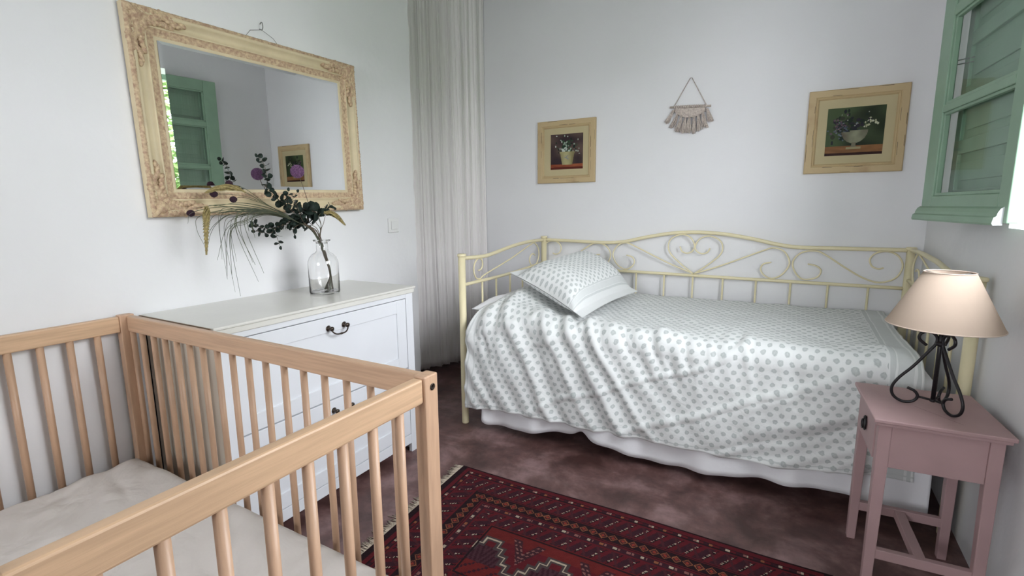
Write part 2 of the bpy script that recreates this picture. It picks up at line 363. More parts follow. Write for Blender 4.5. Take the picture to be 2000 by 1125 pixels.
for z0, z1 in pan:
    SB(a0 + .05, a1 - .05, .060, .075, last, z0); SB(a0 + .085, a1 - .085, .066, .075, z0 + .032, z1 - .032); last = z1
SB(a0 + .05, a1 - .05, .060, .075, last, ZT - .02)
sh.build('shutter', M_green, wnd, bevel=.004)
hk = MB(); p0 = P0 + ld * .09 - ln * .03; q = P0 + ld * .12 - ln * .08
hk.tube(smoothpts([(p0.x, p0.y, 1.670), (q.x, q.y, 1.672), (q.x, q.y + .004, 1.665), (q.x, q.y, 1.658), (p0.x, p0.y, 1.655)], 4), .0022, 6)
hk.build('catch_wire', M_wire, wnd)

# garden outside
b = MB(); b.box((1.2, -8, -.4), (14, 14, -.3)); b.box((-8, -12, -.4), (8, -2.6, -.3)); tag(b.build('garden_ground', M_dgreen), kind='structure')
hb = MB()
for k in range(5200):
    u = random.uniform(-1, 1); a = random.uniform(-.2, pi * .75); rr = random.uniform(.8, 1)
    c = Vector((8.2 - 1.2 * rr * sin(a), -2.8 + 5.2 * u, .7 + 2.0 * rr * cos(a) + .35 * nz(u * 9, 0)))
    R = Matrix.Rotation(random.uniform(0, 6), 3, 'Z') @ Matrix.Rotation(random.uniform(0, 3), 3, 'X'); d = .11
    hb.add([c + R @ Vector(q) for q in ((-d, 0, 0), (0, -d * .5, .02), (d, 0, 0), (0, d * .5, .02))], [(0, 1, 2, 3)])
hb.ball((8.3, -2.8, .4), (.9, 5.0, 1.9), 20, 10)
tag(hb.build('garden_hedge', M_hedge, origin=(8.3, -2.8, -.3)), 'tall leafy green hedge in the garden outside the window', 'hedge')

tr_ = thing('garden_tree', 'leafy garden tree outside the window, seen only in the edge of the mirror', 'tree', (8.6, 4.9, -.3))
b = MB(); b.tube([(8.6, 4.9, -.3), (8.65, 4.85, 1.0), (8.6, 4.9, 2.6)], [.16, .12, .08], 10); b.build('trunk', M_twig, tr_)
b = MB()
for k in range(3000):
    d = Vector((random.gauss(0, 1), random.gauss(0, 1), random.gauss(0, 1))).normalized() * random.uniform(.6, 1)
    c = Vector((8.6 + 1.5 * d.x, 4.9 + 1.8 * d.y, 2.9 + 1.9 * d.z)); R = Matrix.Rotation(random.uniform(0, 6), 3, 'Z') @ Matrix.Rotation(random.uniform(0, 3), 3, 'X'); e = .12
    b.add([c + R @ Vector(q) for q in ((-e, 0, 0), (0, -e * .5, .02), (e, 0, 0), (0, e * .5, .02))], [(0, 1, 2, 3)])
b.build('crown', M_hedge, tr_)

# ------------------------------------------------------------------ curtain in the opening
b = MB(); ca, cb_ = Vector((-2.17, 2.52, 0)), Vector((-1.985, 3.13, 0)); cd = (cb_ - ca).normalized(); cn = Vector((cd.y, -cd.x, 0))
def cur(u, v):
    z = 2.63 - v * (2.63 - .035 - .012 * sin(u * 5) + (.03 if u < .012 else 0)); s = u * (cb_ - ca).length
    a = .006 + .011 * v
    ph = u * 2 * pi * 8 + 1.4 * nz(u * 4, 0, v * .8) + .8 * sin(v * 2)
    d = a * sin(ph) + .6 * a * sin(ph * .43 + 1) + .004 * sin(u * 2 * pi * 37 + 2 * nz(u * 9, v * 2)) + .02 * nz(u * 3, 5, v * 1.5)
    p = ca + cd * (s + .01 * sin(ph + 1.3)) + cn * d; return (p.x, p.y, z)
b.grid(cur, 330, 50)
tag(b.build('curtain', M_curtain, solid=.001), 'long sheer off-white curtain closing the opening between mirror wall and bed', 'curtain')

# ------------------------------------------------------------------ ornate mirror
mr = thing('wall_mirror', 'large rectangular wall mirror in an ornate cream and gilt carved frame', 'mirror', (XL, 1.37, 1.13))
MY0, MY1, MZ0, MZ1 = .884, 1.848, 1.133, 1.818
prof = [(0, 0, 0), (0, .028, 1), (.003, .034, 1), (.008, .037, 1), (.013, .035, 1), (.015, .031, 0), (.018, .033, 0), (.022, .033, 0), (.025, .029, 0), (.036, .020, 0), (.046, .019, 0), (.055, .024, 0), (.058, .027, 0), (.061, .026, 0), (.063, .020, 1), (.068, .019, 1), (.073, .020, 1), (.079, .019, 1), (.085, .018, 1), (.089, .016, 0), (.092, .018, 0), (.097, .014, 0), (.100, .008, 0)]
def frame_sweep(mb, y0, y1, z0, z1, prof, x, step=.005, amp=.003, sc=90):
    crn = [(y0, z0, 1, 1), (y1, z0, -1, 1), (y1, z1, -1, -1), (y0, z1, 1, -1)]
    for i in range(4):
        A, B = crn[i], crn[(i + 1) % 4]; L = abs(B[0] - A[0]) + abs(B[1] - A[1]); n = max(2, int(L / step)); vs = []; k = len(prof)
        for j in range(n + 1):
            t = j / n
            for (w, h, o) in prof:
                pa = (A[0] + A[2] * w, A[1] + A[3] * w); pb = (B[0] + B[2] * w, B[1] + B[3] * w)
                y = pa[0] + (pb[0] - pa[0]) * t; z = pa[1] + (pb[1] - pa[1]) * t
                hh = h + (amp * (nz(y * sc, z * sc, w * 150) + .6 * nz(y * sc * 2, z * sc * 2, 3)) if o else 0)
                if o and w < .014: hh += .0018 * sin((y + z) * 2 * pi / .011)
                vs.append((x + hh, y, z))
        for j in range(n):
            for c in range(k - 1):
                a = j * k + c; mb_mi = 1 if (prof[c][2] and prof[c + 1][2]) or (prof[c + 1][2] and prof[c][0] > .06) else 0
                mb.f.append(tuple(len(mb.v) + q for q in (a, a + k, a + k + 1, a + 1))); mb.sm.append(True); mb.mi.append(mb_mi)
        mb.v += vs
b = MB(); frame_sweep(b, MY0, MY1, MZ0, MZ1, prof, XL + .004); b.build('mirror_frame', [M_frame, M_orn], mr)
def ornament(mb, cy, cz, sy, sz, x):
    rnd = random.Random(5)
    def blob(a, c, ra, rc, ang, h=.010):     # a along +y side, c along +z side (towards the inside)
        R = Matrix.Rotation(ang * sy * sz, 3, 'X')
        mb.ball((x + .026 - .10 * max(0, min(a, c) - .03), cy + sy * a, cz + sz * c), (h, ra, rc), 10, 6, R=R, jit=.05)
    blob(.032, .032, .030, .024, .8, .015); blob(.018, .018, .016, .012, .8, .018); blob(.055, .055, .020, .016, .8, .012)
    for k in range(11):
        t = k / 10; a = .045 + t * .135; w = .026 * (1 - t * .45)
        for sw in (0, 1):
            c = .028 + .010 * sin(t * 9); q = (a, c) if not sw else (c, a)
            blob(*q, w if not sw else w * .6, w * .6 if not sw else w, rnd.uniform(-.5, .5), .009)
            for e in (.012, .046): 
                q = (a, e + .003 * sin(k)) if not sw else (e + .003 * sin(k), a)
                if t < .75: blob(*q, .013, .009, rnd.uniform(.3, 1.2), .010)
for (cy, cz, sy, sz) in ((MY0, MZ0, 1, 1), (MY1, MZ0, -1, 1), (MY1, MZ1, -1, -1), (MY0, MZ1, 1, -1)):
    b = MB(); ornament(b, cy, cz, sy, sz, XL + .004); b.build('corner_ornament', M_orn, mr)
# bevelled mirror plate
b = MB(); gy0, gy1, gz0, gz1 = MY0 + .097, MY1 - .097, MZ0 + .097, MZ1 - .092; w = .013; xg = XL + .020
o_ = [(gy0, gz0), (gy1, gz0), (gy1, gz1), (gy0, gz1)]; i_ = [(gy0 + w, gz0 + w), (gy1 - w, gz0 + w), (gy1 - w, gz1 - w), (gy0 + w, gz1 - w)]
vs = [(xg - .0010, *p) for p in o_] + [(xg, *p) for p in i_]
b.add(vs, [(4, 5, 6, 7)] + [(i, (i + 1) % 4, 4 + (i + 1) % 4, 4 + i) for i in range(4)]); b.build('mirror_glass', M_mirror, mr)
b = MB(); b.box((XL + .002, MY0 + .05, MZ0 + .05), (XL + .012, MY1 - .05, MZ1 - .05)); b.build('backboard', M_edge, mr)
mc = Vector((XL, 1.366, 1.4755)); mr.matrix_basis = Matrix.Translation(mc) @ Matrix.Rotation(.020, 4, 'X') @ Matrix.Translation(-mc) @ mr.matrix_basis
b = MB(); b.tube([(XL + .012, 1.29, 1.80), (XL + .010, 1.33, 1.848), (XL + .012, 1.379, 1.862), (XL + .010, 1.43, 1.843), (XL + .012, 1.47, 1.80)], .0011, 6); b.build('hanging_cord', M_wire, mr)
b = MB(); b.tube(smoothpts([(XL - .002, 1.379, 1.868), (XL + .012, 1.379, 1.862), (XL + .020, 1.379, 1.868), (XL + .020, 1.379, 1.885), (XL + .012, 1.379, 1.890), (XL + .004, 1.379, 1.885)], 5), .002, 7)
tag(b.build('wall_hook', M_wire, origin=(XL, 1.379, 1.868)), 'small wire hook in the wall above the mirror, holding its cord', 'hook')

# light switch
t = thing('light_switch', 'white square light switch on the wall right of the mirror', 'light switch', (XL, 2.097, 1.055))
b = MB(); b.box((XL, 2.058, 1.016), (XL + .009, 2.136, 1.094)); b.build('switch_plate', M_switch, t, bevel=.003)
b = MB(); b.box((XL + .009, 2.074, 1.032), (XL + .014, 2.120, 1.078)); b.build('rocker', M_switch, t, bevel=.002)

# ------------------------------------------------------------------ dresser
DX0, DX1, DY0, DY1, DH = XL + .005, -1.513, .838, 1.743, .795
ds = thing('dresser', 'wide white dresser with two deep panelled drawers under the mirror', 'dresser', ((DX0 + DX1) / 2, (DY0 + DY1) / 2, 0))
b = MB(); fx_ = DX1 - .018
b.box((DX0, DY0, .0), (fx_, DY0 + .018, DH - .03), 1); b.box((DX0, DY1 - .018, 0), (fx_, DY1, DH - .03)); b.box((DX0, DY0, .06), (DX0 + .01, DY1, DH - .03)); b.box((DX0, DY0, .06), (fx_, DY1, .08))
b.build('carcass', [M_white, mat('darker_beige_side', (.56, .51, .43), .6, var=.08, vscale=5)], ds, bevel=.001)  # near side panel is a darker beige than the white carcass
b = MB(); ym, zt, zb = .045, .745, .090
b.box((fx_, DY0, 0), (DX1, DY0 + ym, DH - .03)); b.box((fx_, DY1 - ym, 0), (DX1, DY1, DH - .03)); b.box((fx_, DY0 + ym, zt), (DX1, DY1 - ym, DH - .03)); b.box((fx_, DY0 + ym, .045), (DX1, DY1 - ym, zb))
b.box((fx_ - .02, DY0 + ym, zb), (fx_ - .01, DY1 - ym, zt), 1)
b.build('face_frame', [M_white, M_gap], ds, bevel=.0015)
b = MB(); b.box((DX0 - .003, DY0 - .010, DH - .030), (DX1 + .006, DY1 + .008, DH - .010)); b.box((DX0 - .003, DY0 - .010, DH - .010), (DX1 + .012, DY1 + .012, DH)); 
b.build('top_board', M_dtop, ds, bevel=.003)
b = MB(); b.box((DX0, DY0 - .0125, DH - .029), (DX1 - .002, DY0 - .010, DH - .001)); b.build('raw_edge', M_edge, ds)
def drawer(z0, z1, hy, hz):
    y0, y1 = DY0 + ym + .0025, DY1 - ym - .0025; x0, x1 = fx_, DX1 - .001; w = .058; m = MB()
    m.box((x0, y0, z0), (x1, y0 + w, z1)); m.box((x0, y1 - w, z0), (x1, y1, z1)); m.box((x0, y0 + w, z1 - w), (x1, y1 - w, z1)); m.box((x0, y0 + w, z0), (x1, y1 - w, z0 + w))
    d = m.build('drawer', M_white, ds, bevel=.0015)
    m = MB(); m.box((x0 - .004, y0 + w - .002, z0 + w - .002), (x1 - .006, y1 - w + .002, z1 - w + .002)); m.build('inset_panel', M_white, d)
    m = MB()
    for s in (-1, 1):
        m.lathe([(0, 0), (.011, .0), (.012, .003), (.008, .006), (.005, .010), (.005, .016), (.009, .019), (.009, .024), (.004, .027), (0, .027)], (0, 0, 0), 14)
        k = 10 * 14; 
        for i in range(len(m.v) - k, len(m.v)): x, y, z = m.v[i]; m.v[i] = (DX1 - .002 + z, hy + s * .038 + y, hz + x)
    m.tube(smoothpts([(DX1 + .018, hy - .038, hz), (DX1 + .022, hy - .036, hz - .012), (DX1 + .026, hy - .022, hz - .022), (DX1 + .027, hy, hz - .024), (DX1 + .026, hy + .022, hz - .022), (DX1 + .022, hy + .036, hz - .012), (DX1 + .018, hy + .038, hz)], 5), [.0028] * 31, 8)
    m.ball((DX1 + .027, hy, hz - .024), (.004, .009, .004)); m.build('handle', M_brass, d)
drawer(.419, .742, 1.298, .700); drawer(.093, .414, 1.298, .372)

# ------------------------------------------------------------------ bottle with dried stems
VC = Vector((-1.722, 1.430, DH + .0005))
t = thing('glass_bottle', 'clear glass bottle vase standing on the dresser top', 'vase', VC)
b = MB()
outer = [(.056, 0), (.060, .002), (.0615, .008), (.0615, .124), (.060, .138), (.054, .153), (.043, .165), (.029, .174), (.0245, .181), (.0230, .208), (.0245, .216), (.034, .220), (.0355, .223), (.034, .226)]
inner = [(.0225, .226), (.0212, .221), (.0215, .181), (.0265, .1725), (.041, .163), (.052, .1515), (.058, .137), (.0597, .123), (.0597, .009), (.056, .004), (.02, .003)]
b.lathe(outer + inner, VC, 48); b.build('bottle_body', M_vase, t)

def stem_path(top, k=10):
    """stem from the bottle floor, through the neck, to the given points"""
    base = VC + Vector((random.uniform(-.018, .018), random.uniform(.005, .040), .006))
    knot = VC + Vector((random.uniform(-.003, .003), random.uniform(.030, .036), .085))
    neck = VC + Vector((random.uniform(-.007, .007), random.uniform(-.010, .002), .205))
    top = [Vector(p) for p in top]
    top = [p for p in top if p.z > VC.z + .262 or p is top[-1]]
    return smoothpts([base, knot, neck] + top, k)
def leaf_disc(mb, c, d, nrm, r):
    d = d.normalized(); s = d.cross(nrm).normalized(); vs = [c]; n = 9
    nn = s.cross(d)
    for k in range(n):
        w = 2 * pi * k / n; rx = r * (1 + .12 * cos(w)); vs.append(c + d * (r + rx * cos(w)) + s * r * .95 * sin(w) + nn * r * .22 * (cos(w) ** 2 - .3))
    vs[0] = c + d * r
    mb.add(vs, [(0, 1 + k, 1 + (k + 1) % n) for k in range(n)], True)
def euca(label, pts, r0=.014, r1=.006, start=.045, gap=.017, rad=.0016, twig_only=False):
    P = [Vector(p) for p in pts] if twig_only else stem_path(pts)
    if twig_only: P = smoothpts(P, 8)
    t = thing('eucalyptus_branch', label, 'branch', P[0], 0, 'eucalyptus branches in the bottle')
    n = len(P); m = MB(); m.tube(P, [rad * (1 - .55 * i / n) for i in range(n)], 6); m.build('stem', M_twig, t)
    m = MB(); L = 0; tot = sum((P[i + 1] - P[i]).length for i in range(n - 1)); nxt = tot * start if start > 1 else None
    acc = 0; zmin = VC.z + .262; sofar = 0
    for i in range(n - 1):
        seg = (P[i + 1] - P[i]).length; sofar += seg
        if not twig_only and sofar < .335: continue
        acc += seg
        if acc > gap:
            acc = 0; f = sofar / tot; r = 1.22 * r0 + (r1 * 1.2 - r0 * 1.22) * max(0, (f - .45) / .55); d = (P[i + 1] - P[i]).normalized()
            a = random.uniform(0, pi); s = d.cross(Vector((0, 0, 1))).normalized(); s = Matrix.Rotation(a, 3, d) @ s
            for sg in (1, -1):
                dd = (s * sg + d * random.uniform(-.1, .5)).normalized(); nn = (Vector((1, 0, 0)) * random.uniform(.2, 1) + Vector((random.uniform(-.6, .6), random.uniform(-.6, .6), random.uniform(-.6, .6)))).normalized()
                leaf_disc(m, P[i], dd, nn, r * random.uniform(.8, 1.15))
    leaf_disc(m, P[-1], (P[-1] - P[-2]), Vector((1, .2, .1)), r1)
    m.build('leaves', M_leaf, t, solid=.0004)
euca('tallest eucalyptus branch, rising in front of the mirror glass left of the mauve bloom', [(-1.79, 1.468, 1.062), (-1.80, 1.448, 1.082), (-1.80, 1.416, 1.116), (-1.80, 1.377, 1.152), (-1.80, 1.346, 1.170), (-1.80, 1.304, 1.183), (-1.80, 1.272, 1.210), (-1.80, 1.249, 1.236), (-1.80, 1.258, 1.256), (-1.80, 1.257, 1.282), (-1.80, 1.248, 1.324), (-1.80, 1.227, 1.345)], .0155, .008, gap=.017)
euca('slim eucalyptus branch rising across the lower mirror frame, second from the tallest', [(-1.76, 1.418, 1.060), (-1.76, 1.375, 1.096), (-1.76, 1.337, 1.132), (-1.76, 1.315, 1.152), (-1.76, 1.301, 1.176), (-1.76, 1.313, 1.196), (-1.76, 1.317, 1.217)], .011, .008, gap=.017)
euca('slim eucalyptus branch with narrow leaf pairs tilting right over the lower mirror frame', [(-1.70, 1.389, 1.062), (-1.70, 1.342, 1.085), (-1.70, 1.321, 1.115), (-1.70, 1.306, 1.162), (-1.70, 1.288, 1.182), (-1.70, 1.310, 1.212)], .010, .007, gap=.020)
euca('dense dark eucalyptus branch straight above the bottle neck', [(-1.72, 1.426, 1.060), (-1.72, 1.431, 1.084), (-1.72, 1.421, 1.120), (-1.72, 1.409, 1.134), (-1.72, 1.372, 1.145), (-1.72, 1.348, 1.148)], .019, .014, gap=.010)
euca('short eucalyptus branch leaning right of the bottle neck with small tip leaves', [(-1.70, 1.413, 1.062), (-1.70, 1.428, 1.091), (-1.70, 1.440, 1.126), (-1.70, 1.446, 1.148), (-1.70, 1.465, 1.162), (-1.70, 1.485, 1.153)], .018, .007, gap=.011)
euca('upper of the two long eucalyptus branches drooping left against the white wall', [(-1.78, 1.442, 1.060), (-1.78, 1.406, 1.077), (-1.78, 1.361, 1.096), (-1.78, 1.309, 1.096), (-1.78, 1.269, 1.082), (-1.78, 1.227, 1.073), (-1.78, 1.188, 1.085), (-1.78, 1.172, 1.094)], .014, .008, gap=.018)
euca('lower of the two long eucalyptus branches, curling down and back up at its tip', [(-1.74, 1.406, 1.062), (-1.74, 1.350, 1.090), (-1.74, 1.295, 1.098), (-1.74, 1.232, 1.074), (-1.74, 1.209, 1.058), (-1.74, 1.192, 1.040), (-1.74, 1.169, 1.051), (-1.74, 1.146, 1.071), (-1.74, 1.137, 1.083)], .014, .006, gap=.013)
euca('eucalyptus branch whose tip hangs lowest, on the white wall left of the bottle', [(-1.74, 1.400, 1.064), (-1.74, 1.340, 1.088), (-1.74, 1.262, 1.086), (-1.74, 1.232, 1.070), (-1.74, 1.232, 1.047), (-1.74, 1.240, 1.024), (-1.74, 1.246, 1.008)], .012, .008, gap=.024)
euca('short eucalyptus branch bending down just left of the bottle neck', [(-1.72, 1.395, 1.062), (-1.72, 1.345, 1.088), (-1.72, 1.310, 1.081), (-1.72, 1.295, 1.066), (-1.72, 1.299, 1.048)], .012, .008, gap=.018)
# mauve alliums
def bloom(label, pts, r):
    P = stem_path(pts); t = thing('allium_flower', label, 'flower', P[0]); m = MB(); m.tube(P, .0013, 6); m.build('stem', M_twig, t)
    m = MB(); c = P[-1]; m.ball(c, r * .72, 14, 10); rnd = random.Random(3)
    for k in range(150):
        z = 1 - 2 * (k + .5) / 150; a = k * 2.39996; q = sqrt(1 - z * z); d = Vector((q * cos(a), q * sin(a), z)); s = d.orthogonal().normalized(); s2 = d.cross(s)
        for j in range(5):
            w = 2 * pi * j / 5; e = s * cos(w) + s2 * sin(w); f2 = s * cos(w + .5) + s2 * sin(w + .5); f1 = s * cos(w - .5) + s2 * sin(w - .5)
            p = c + d * r * .72; m.add([p, p + d * r * .2 + f1 * r * .09, p + d * r * .3 + e * r * .17, p + d * r * .2 + f2 * r * .09], [(0, 1, 2, 3)])
    m.build('flower_head', M_allium, t)
bloom('round mauve allium bloom on a thin stem in front of the mirror glass', [(-1.78, 1.475, 1.062), (-1.79, 1.463, 1.093), (-1.79, 1.438, 1.155), (-1.79, 1.411, 1.241), (-1.79, 1.389, 1.300)], .027)
# dark seed balls
for lab, pts in (('plum-dark seed ball nearest the bottle, over the lower mirror frame', [(-1.80, 1.46, 1.062), (-1.83, 1.324, 1.141), (-1.83, 1.182, 1.192), (-1.83, 1.133, 1.186)]),
                 ('plum-dark seed ball on the mirror frame beside the tip of the arched seed head', [(-1.80, 1.46, 1.062), (-1.83, 1.323, 1.139), (-1.83, 1.21, 1.190), (-1.83, 1.13, 1.204), (-1.83, 1.062, 1.204)]),
                 ('plum-dark seed ball farthest left, at the bottom edge of the mirror frame', [(-1.80, 1.46, 1.062), (-1.86, 1.345, 1.130), (-1.86, 1.197, 1.143), (-1.86, 1.09, 1.139), (-1.86, 1.028, 1.133), (-1.86, 0.992, 1.137)]),
                 ('plum-dark seed ball highest of all, in front of the mirror glass', [(-1.80, 1.46, 1.062), (-1.86, 1.315, 1.153), (-1.86, 1.205, 1.226), (-1.86, 1.141, 1.245)])):
    P = stem_path(pts); t = thing('dried_seed_ball', lab, 'dried flower', P[0], 0, 'dark dried seed balls'); m = MB(); m.tube(P, .0009, 5); m.build('stem', M_grass, t)
    m = MB(); m.ball(P[-1], (.0115, .0135, .0115), 16, 12, jit=.08); m.build('seed_head', M_thistle, t)
# straw seed heads
for lab, pts, nsp in (('straw seed head hanging straight down at the far left of the bouquet', [(-1.76, 1.40, 1.075), (-1.76, 1.349, 1.096), (-1.76, 1.255, 1.136), (-1.76, 1.15, 1.151), (-1.76, 1.023, 1.163), (-1.76, .998, 1.160), (-1.76, .993, 1.150), (-1.76, .986, 1.107), (-1.76, .983, 1.048), (-1.76, .975, .995)], 3),
                      ('straw seed head arching sideways along the lower mirror frame', [(-1.80, 1.44, 1.062), (-1.82, 1.346, 1.124), (-1.82, 1.258, 1.169), (-1.82, 1.178, 1.212), (-1.82, 1.152, 1.224), (-1.82, 1.114, 1.229), (-1.82, 1.07, 1.224), (-1.82, 1.03, 1.209)], 4),
                      ('short straw seed head bending to the right of the bottle neck', [(-1.70, 1.414, 1.077), (-1.70, 1.404, 1.113), (-1.70, 1.418, 1.130), (-1.70, 1.449, 1.132), (-1.70, 1.494, 1.120), (-1.70, 1.542, 1.078)], 3)):
    P = stem_path(pts); k0 = len(P) - 1 - nsp * 10; t = thing('straw_seed_head', lab, 'dried grass', P[0]); m = MB(); m.tube(P[:k0 + 2], .0012, 6); m.build('stem', M_grass, t)
    m = MB(); Q = P[k0:]; n = len(Q); m.tube(Q, [.001 + .0068 * sin(pi * (i + .6) / (n + 1)) ** .7 for i in range(n)], 8)
    for i in range(1, n - 1):
        d = (Q[i + 1] - Q[i - 1]).normalized(); s = d.orthogonal().normalized()
        for j in range(7):
            e = Matrix.Rotation(2 * pi * j / 7 + i, 3, d) @ s; r = .0095 * sin(pi * (i + .5) / n) ** .7; p = Q[i]
            m.add([p, p + e * r + d * .002, p + e * r * 1.35 + d * .010, p + e * r * .4 + d * .006], [(0, 1, 2, 3)])
    m.build('seed_spike', M_spike, t)
# long grass blades
blades = [[(-1.74, 1.334, 1.097), (-1.74, 1.204, 1.127), (-1.74, 1.115, 1.097), (-1.74, 1.056, 1.059), (-1.74, 1.025, .997), (-1.74, 1.025, .942), (-1.74, 1.045, .884), (-1.74, 1.069, .837)],
 [(-1.78, 1.364, 1.096), (-1.78, 1.232, 1.133), (-1.78, 1.113, 1.125), (-1.78, 1.058, 1.086), (-1.78, 1.038, 1.044), (-1.78, 1.033, 1.001), (-1.78, 1.043, .944), (-1.78, 1.075, .848)],
 [(-1.72, 1.319, 1.097), (-1.72, 1.208, 1.136), (-1.72, 1.089, 1.132), (-1.72, 1.064, 1.075), (-1.72, 1.066, 1.029), (-1.72, 1.085, .965), (-1.72, 1.114, .914), (-1.72, 1.131, .883)],
 [(-1.70, 1.303, 1.098), (-1.70, 1.212, 1.133), (-1.70, 1.115, 1.128), (-1.70, 1.085, 1.089), (-1.70, 1.083, 1.037), (-1.70, 1.101, .986), (-1.70, 1.142, .915)],
 [(-1.80, 1.380, 1.095), (-1.80, 1.246, 1.139), (-1.80, 1.141, 1.147), (-1.80, 1.056, 1.132), (-1.80, 1.030, 1.035), (-1.80, 1.040, .981), (-1.80, 1.063, .896)],
 [(-1.80, 1.380, 1.095), (-1.80, 1.246, 1.139), (-1.80, 1.108, 1.150), (-1.80, .989, 1.127), (-1.80, .974, 1.083), (-1.80, .980, 1.047), (-1.80, .995, 1.022)]]
rb = random.Random(11)
for k in range(26):
    B0 = blades[k % 6] if k >= 6 else blades[k]; j = 0 if k < 6 else 1
    dy, dz, dx = rb.uniform(-.05, .05) * j, rb.uniform(-.02, .045) * j, rb.uniform(-.04, .05) * j; n = len(B0) - (0 if not j else rb.randint(1, 3))
    pts = [(p[0] + dx * i / n, p[1] + dy * i / n, p[2] + dz * i / n) for i, p in enumerate(B0[:n])]
    P = stem_path([(-1.745, 1.40, 1.062)] + pts, 7); n = len(P)
    m = MB(); m.tube(P, [.0021 * (1 - (i / n) ** 2) ** .5 + .0006 for i in range(n)], 5, flat=.45)
    tag(m.build('grass_blade', M_grass, origin=P[0]), 'long thin dried grass blade arching left out of the bottle', 'grass blade', 'dried grass blades in the bottle')

# ------------------------------------------------------------------ crib
CX0, CX1, CY0, CY1, CH = -1.925, -.63, .085, .795, .806
cr = thing('baby_crib', 'natural beech baby crib with round bars in the foreground', 'crib', ((CX0 + CX1) / 2, (CY0 + CY1) / 2, 0))
pw = .042
def post(x0, y0, screw):
    m = MB(); m.box((x0, y0, 0), (x0 + .030, y0 + pw, CH + .004)); p = m.build('post', M_beech, cr, bevel=.003)
    m = MB(); sx = x0 + .030 if screw > 0 else x0
    m.lathe([(0, 0), (.007, 0), (.0075, .0015), (.006, .0022), (.004, .0008), (0, .0008)], (0, 0, 0), 16)
    for i, (x, y, z) in enumerate(m.v): m.v[i] = (sx + screw * z, y0 + pw * .55 + y, CH - .022 + x)
    m.build('screw', M_brass, p)
post(CX1 - .030, CY1 - pw, 1); post(CX1 - .030, CY0, 1); post(CX0, CY1 - pw, -1); post(CX0, CY0, -1)
# long side panels (along x)
for y0 in (CY1 - .024, CY0 + .002):
    m = MB(); m.box((CX0 + .030, y0, CH - .052), (CX1 - .030, y0 + .022, CH)); m.build('side_rail', M_beech_x, cr, bevel=.004)
    m = MB(); m.box((CX0 + .030, y0, .12), (CX1 - .030, y0 + .022, .172)); m.build('side_rail', M_beech_x, cr, bevel=.004)
    for x in (-1.888, -1.828, -1.757, -1.690, -1.622, -1.552, -1.483, -1.410, -1.338, -1.266, -1.191, -1.116, -1.041, -.965, -.890, -.813, -.743):
        m = MB(); m.tube([(x, y0 + .011, .165), (x, y0 + .011, CH - .045)], .0085, 14); m.build('bar', M_beech, cr)
# short end panels (along y)
for x0 in (CX1 - .030, CX0 + .002):
    m = MB(); m.box((x0 + .001, CY0 + pw, CH - .052), (x0 + .025, CY1 - pw, CH)); m.build('end_rail', M_beech_y, cr, bevel=.004)
    m = MB(); m.box((x0 + .001, CY0 + pw, .20), (x0 + .025, CY1 - pw, .252)); m.build('end_rail', M_beech_y, cr, bevel=.004)
    for k in range(8):
        y = .692 - k * .0705; m = MB(); m.tube([(x0 + .013, y, .245), (x0 + .013, y, CH - .045)], .0095, 14); m.build('bar', M_beech, cr)
m = MB(); m.box((CX0 + .032, CY0 + .03, .215), (CX1 - .032, CY1 - .03, .235)); m.build('base_board', M_beech, cr)
def crm(u, v):
    sx, sy = 2 * u - 1, 2 * v - 1; rx, ry = (CX1 - CX0) / 2 - .037, (CY1 - CY0) / 2 - .030
    x = (CX0 + CX1) / 2 + sx * rx; y = (CY0 + CY1) / 2 + sy * ry
    e = min(1 - abs(sx), (1 - abs(sy)) * ry / rx) * rx
    z = .328 - .03 * (1 - ss(0, .035, e)) + .004 * sin(x * 3) * ss(0, .1, e)
    z += ss(.0, .06, e) * (.008 * nz(x * 5, y * 9, 1) + .022 * abs(nz(x * 6 + y * 11, y * 3 - x * 2, 4)) + .0016 * nz(x * 22 + 6 * y, y * 22, 6))
    return (x, y, z)
m = MB(); m.grid(crm, 150, 80); nu = 151
vs = list(m.v); ring = [i for i in range(nu)] + [j * nu + 150 for j in range(1, 81)] + [80 * nu + i for i in range(149, -1, -1)] + [j * nu for j in range(79, 0, -1)]
k = len(ring); m.add([vs[i] for i in ring] + [(vs[i][0], vs[i][1], .237) for i in ring], [(i, i + k, (i + 1) % k + k, (i + 1) % k) for i in range(k)], True)
m.add([(vs[i][0], vs[i][1], .237) for i in ring], [tuple(range(k))])
tag(m.build('crib_mattress', M_crib_sheet, origin=((CX0 + CX1) / 2, (CY0 + CY1) / 2, .237)), 'crib mattress in a creased off-white fitted sheet, inside the crib', 'mattress')

# ------------------------------------------------------------------ daybed
BA = .0173; BO = Vector((-1.493, 3.096, 0)); bl, bw = 2.009, 1.0057
bed = thing('daybed', 'cream metal daybed with heart and scroll back against the white wall', 'bed', BO + Vector((1.0, -.5, 0)), 0)
def BP(s, d, z): return Vector((BO.x + s * cos(BA) + d * sin(BA), BO.y + s * sin(BA) - d * cos(BA), z))   # s along the back, d towards the room
def bpost(s, d, h):
    m = MB(); p = BP(s, d, 0); m.lathe([(.0, 0), (.017, 0), (.0185, .004), (.0185, h - .014), (.0, h - .014)], p, 20); o = m.build('bed_post', M_cream, bed)
    m = MB(); m.lathe([(.0, h - .0138), (.0215, h - .0138), (.023, h - .011), (.023, h - .003), (.019, h), (0, h)], p, 20); m.build('post_cap', M_cream, o)
bpost(0, 0, .952); bpost(bl, 0, .937); bpost(0, bw, .915); bpost(bl, bw, .915)
cS = .988    # centre of the back
def tubeB(name, pts, r, k=6):
    m = MB(); m.tube(smoothpts(pts, k), r, 10); return m.build(name, M_cream, bed)
half = [(0, .927), (.24, .922), (.44, .918), (.56, .928), (.69, .957), (.83, .983), (.93, .992), (cS, .994)]
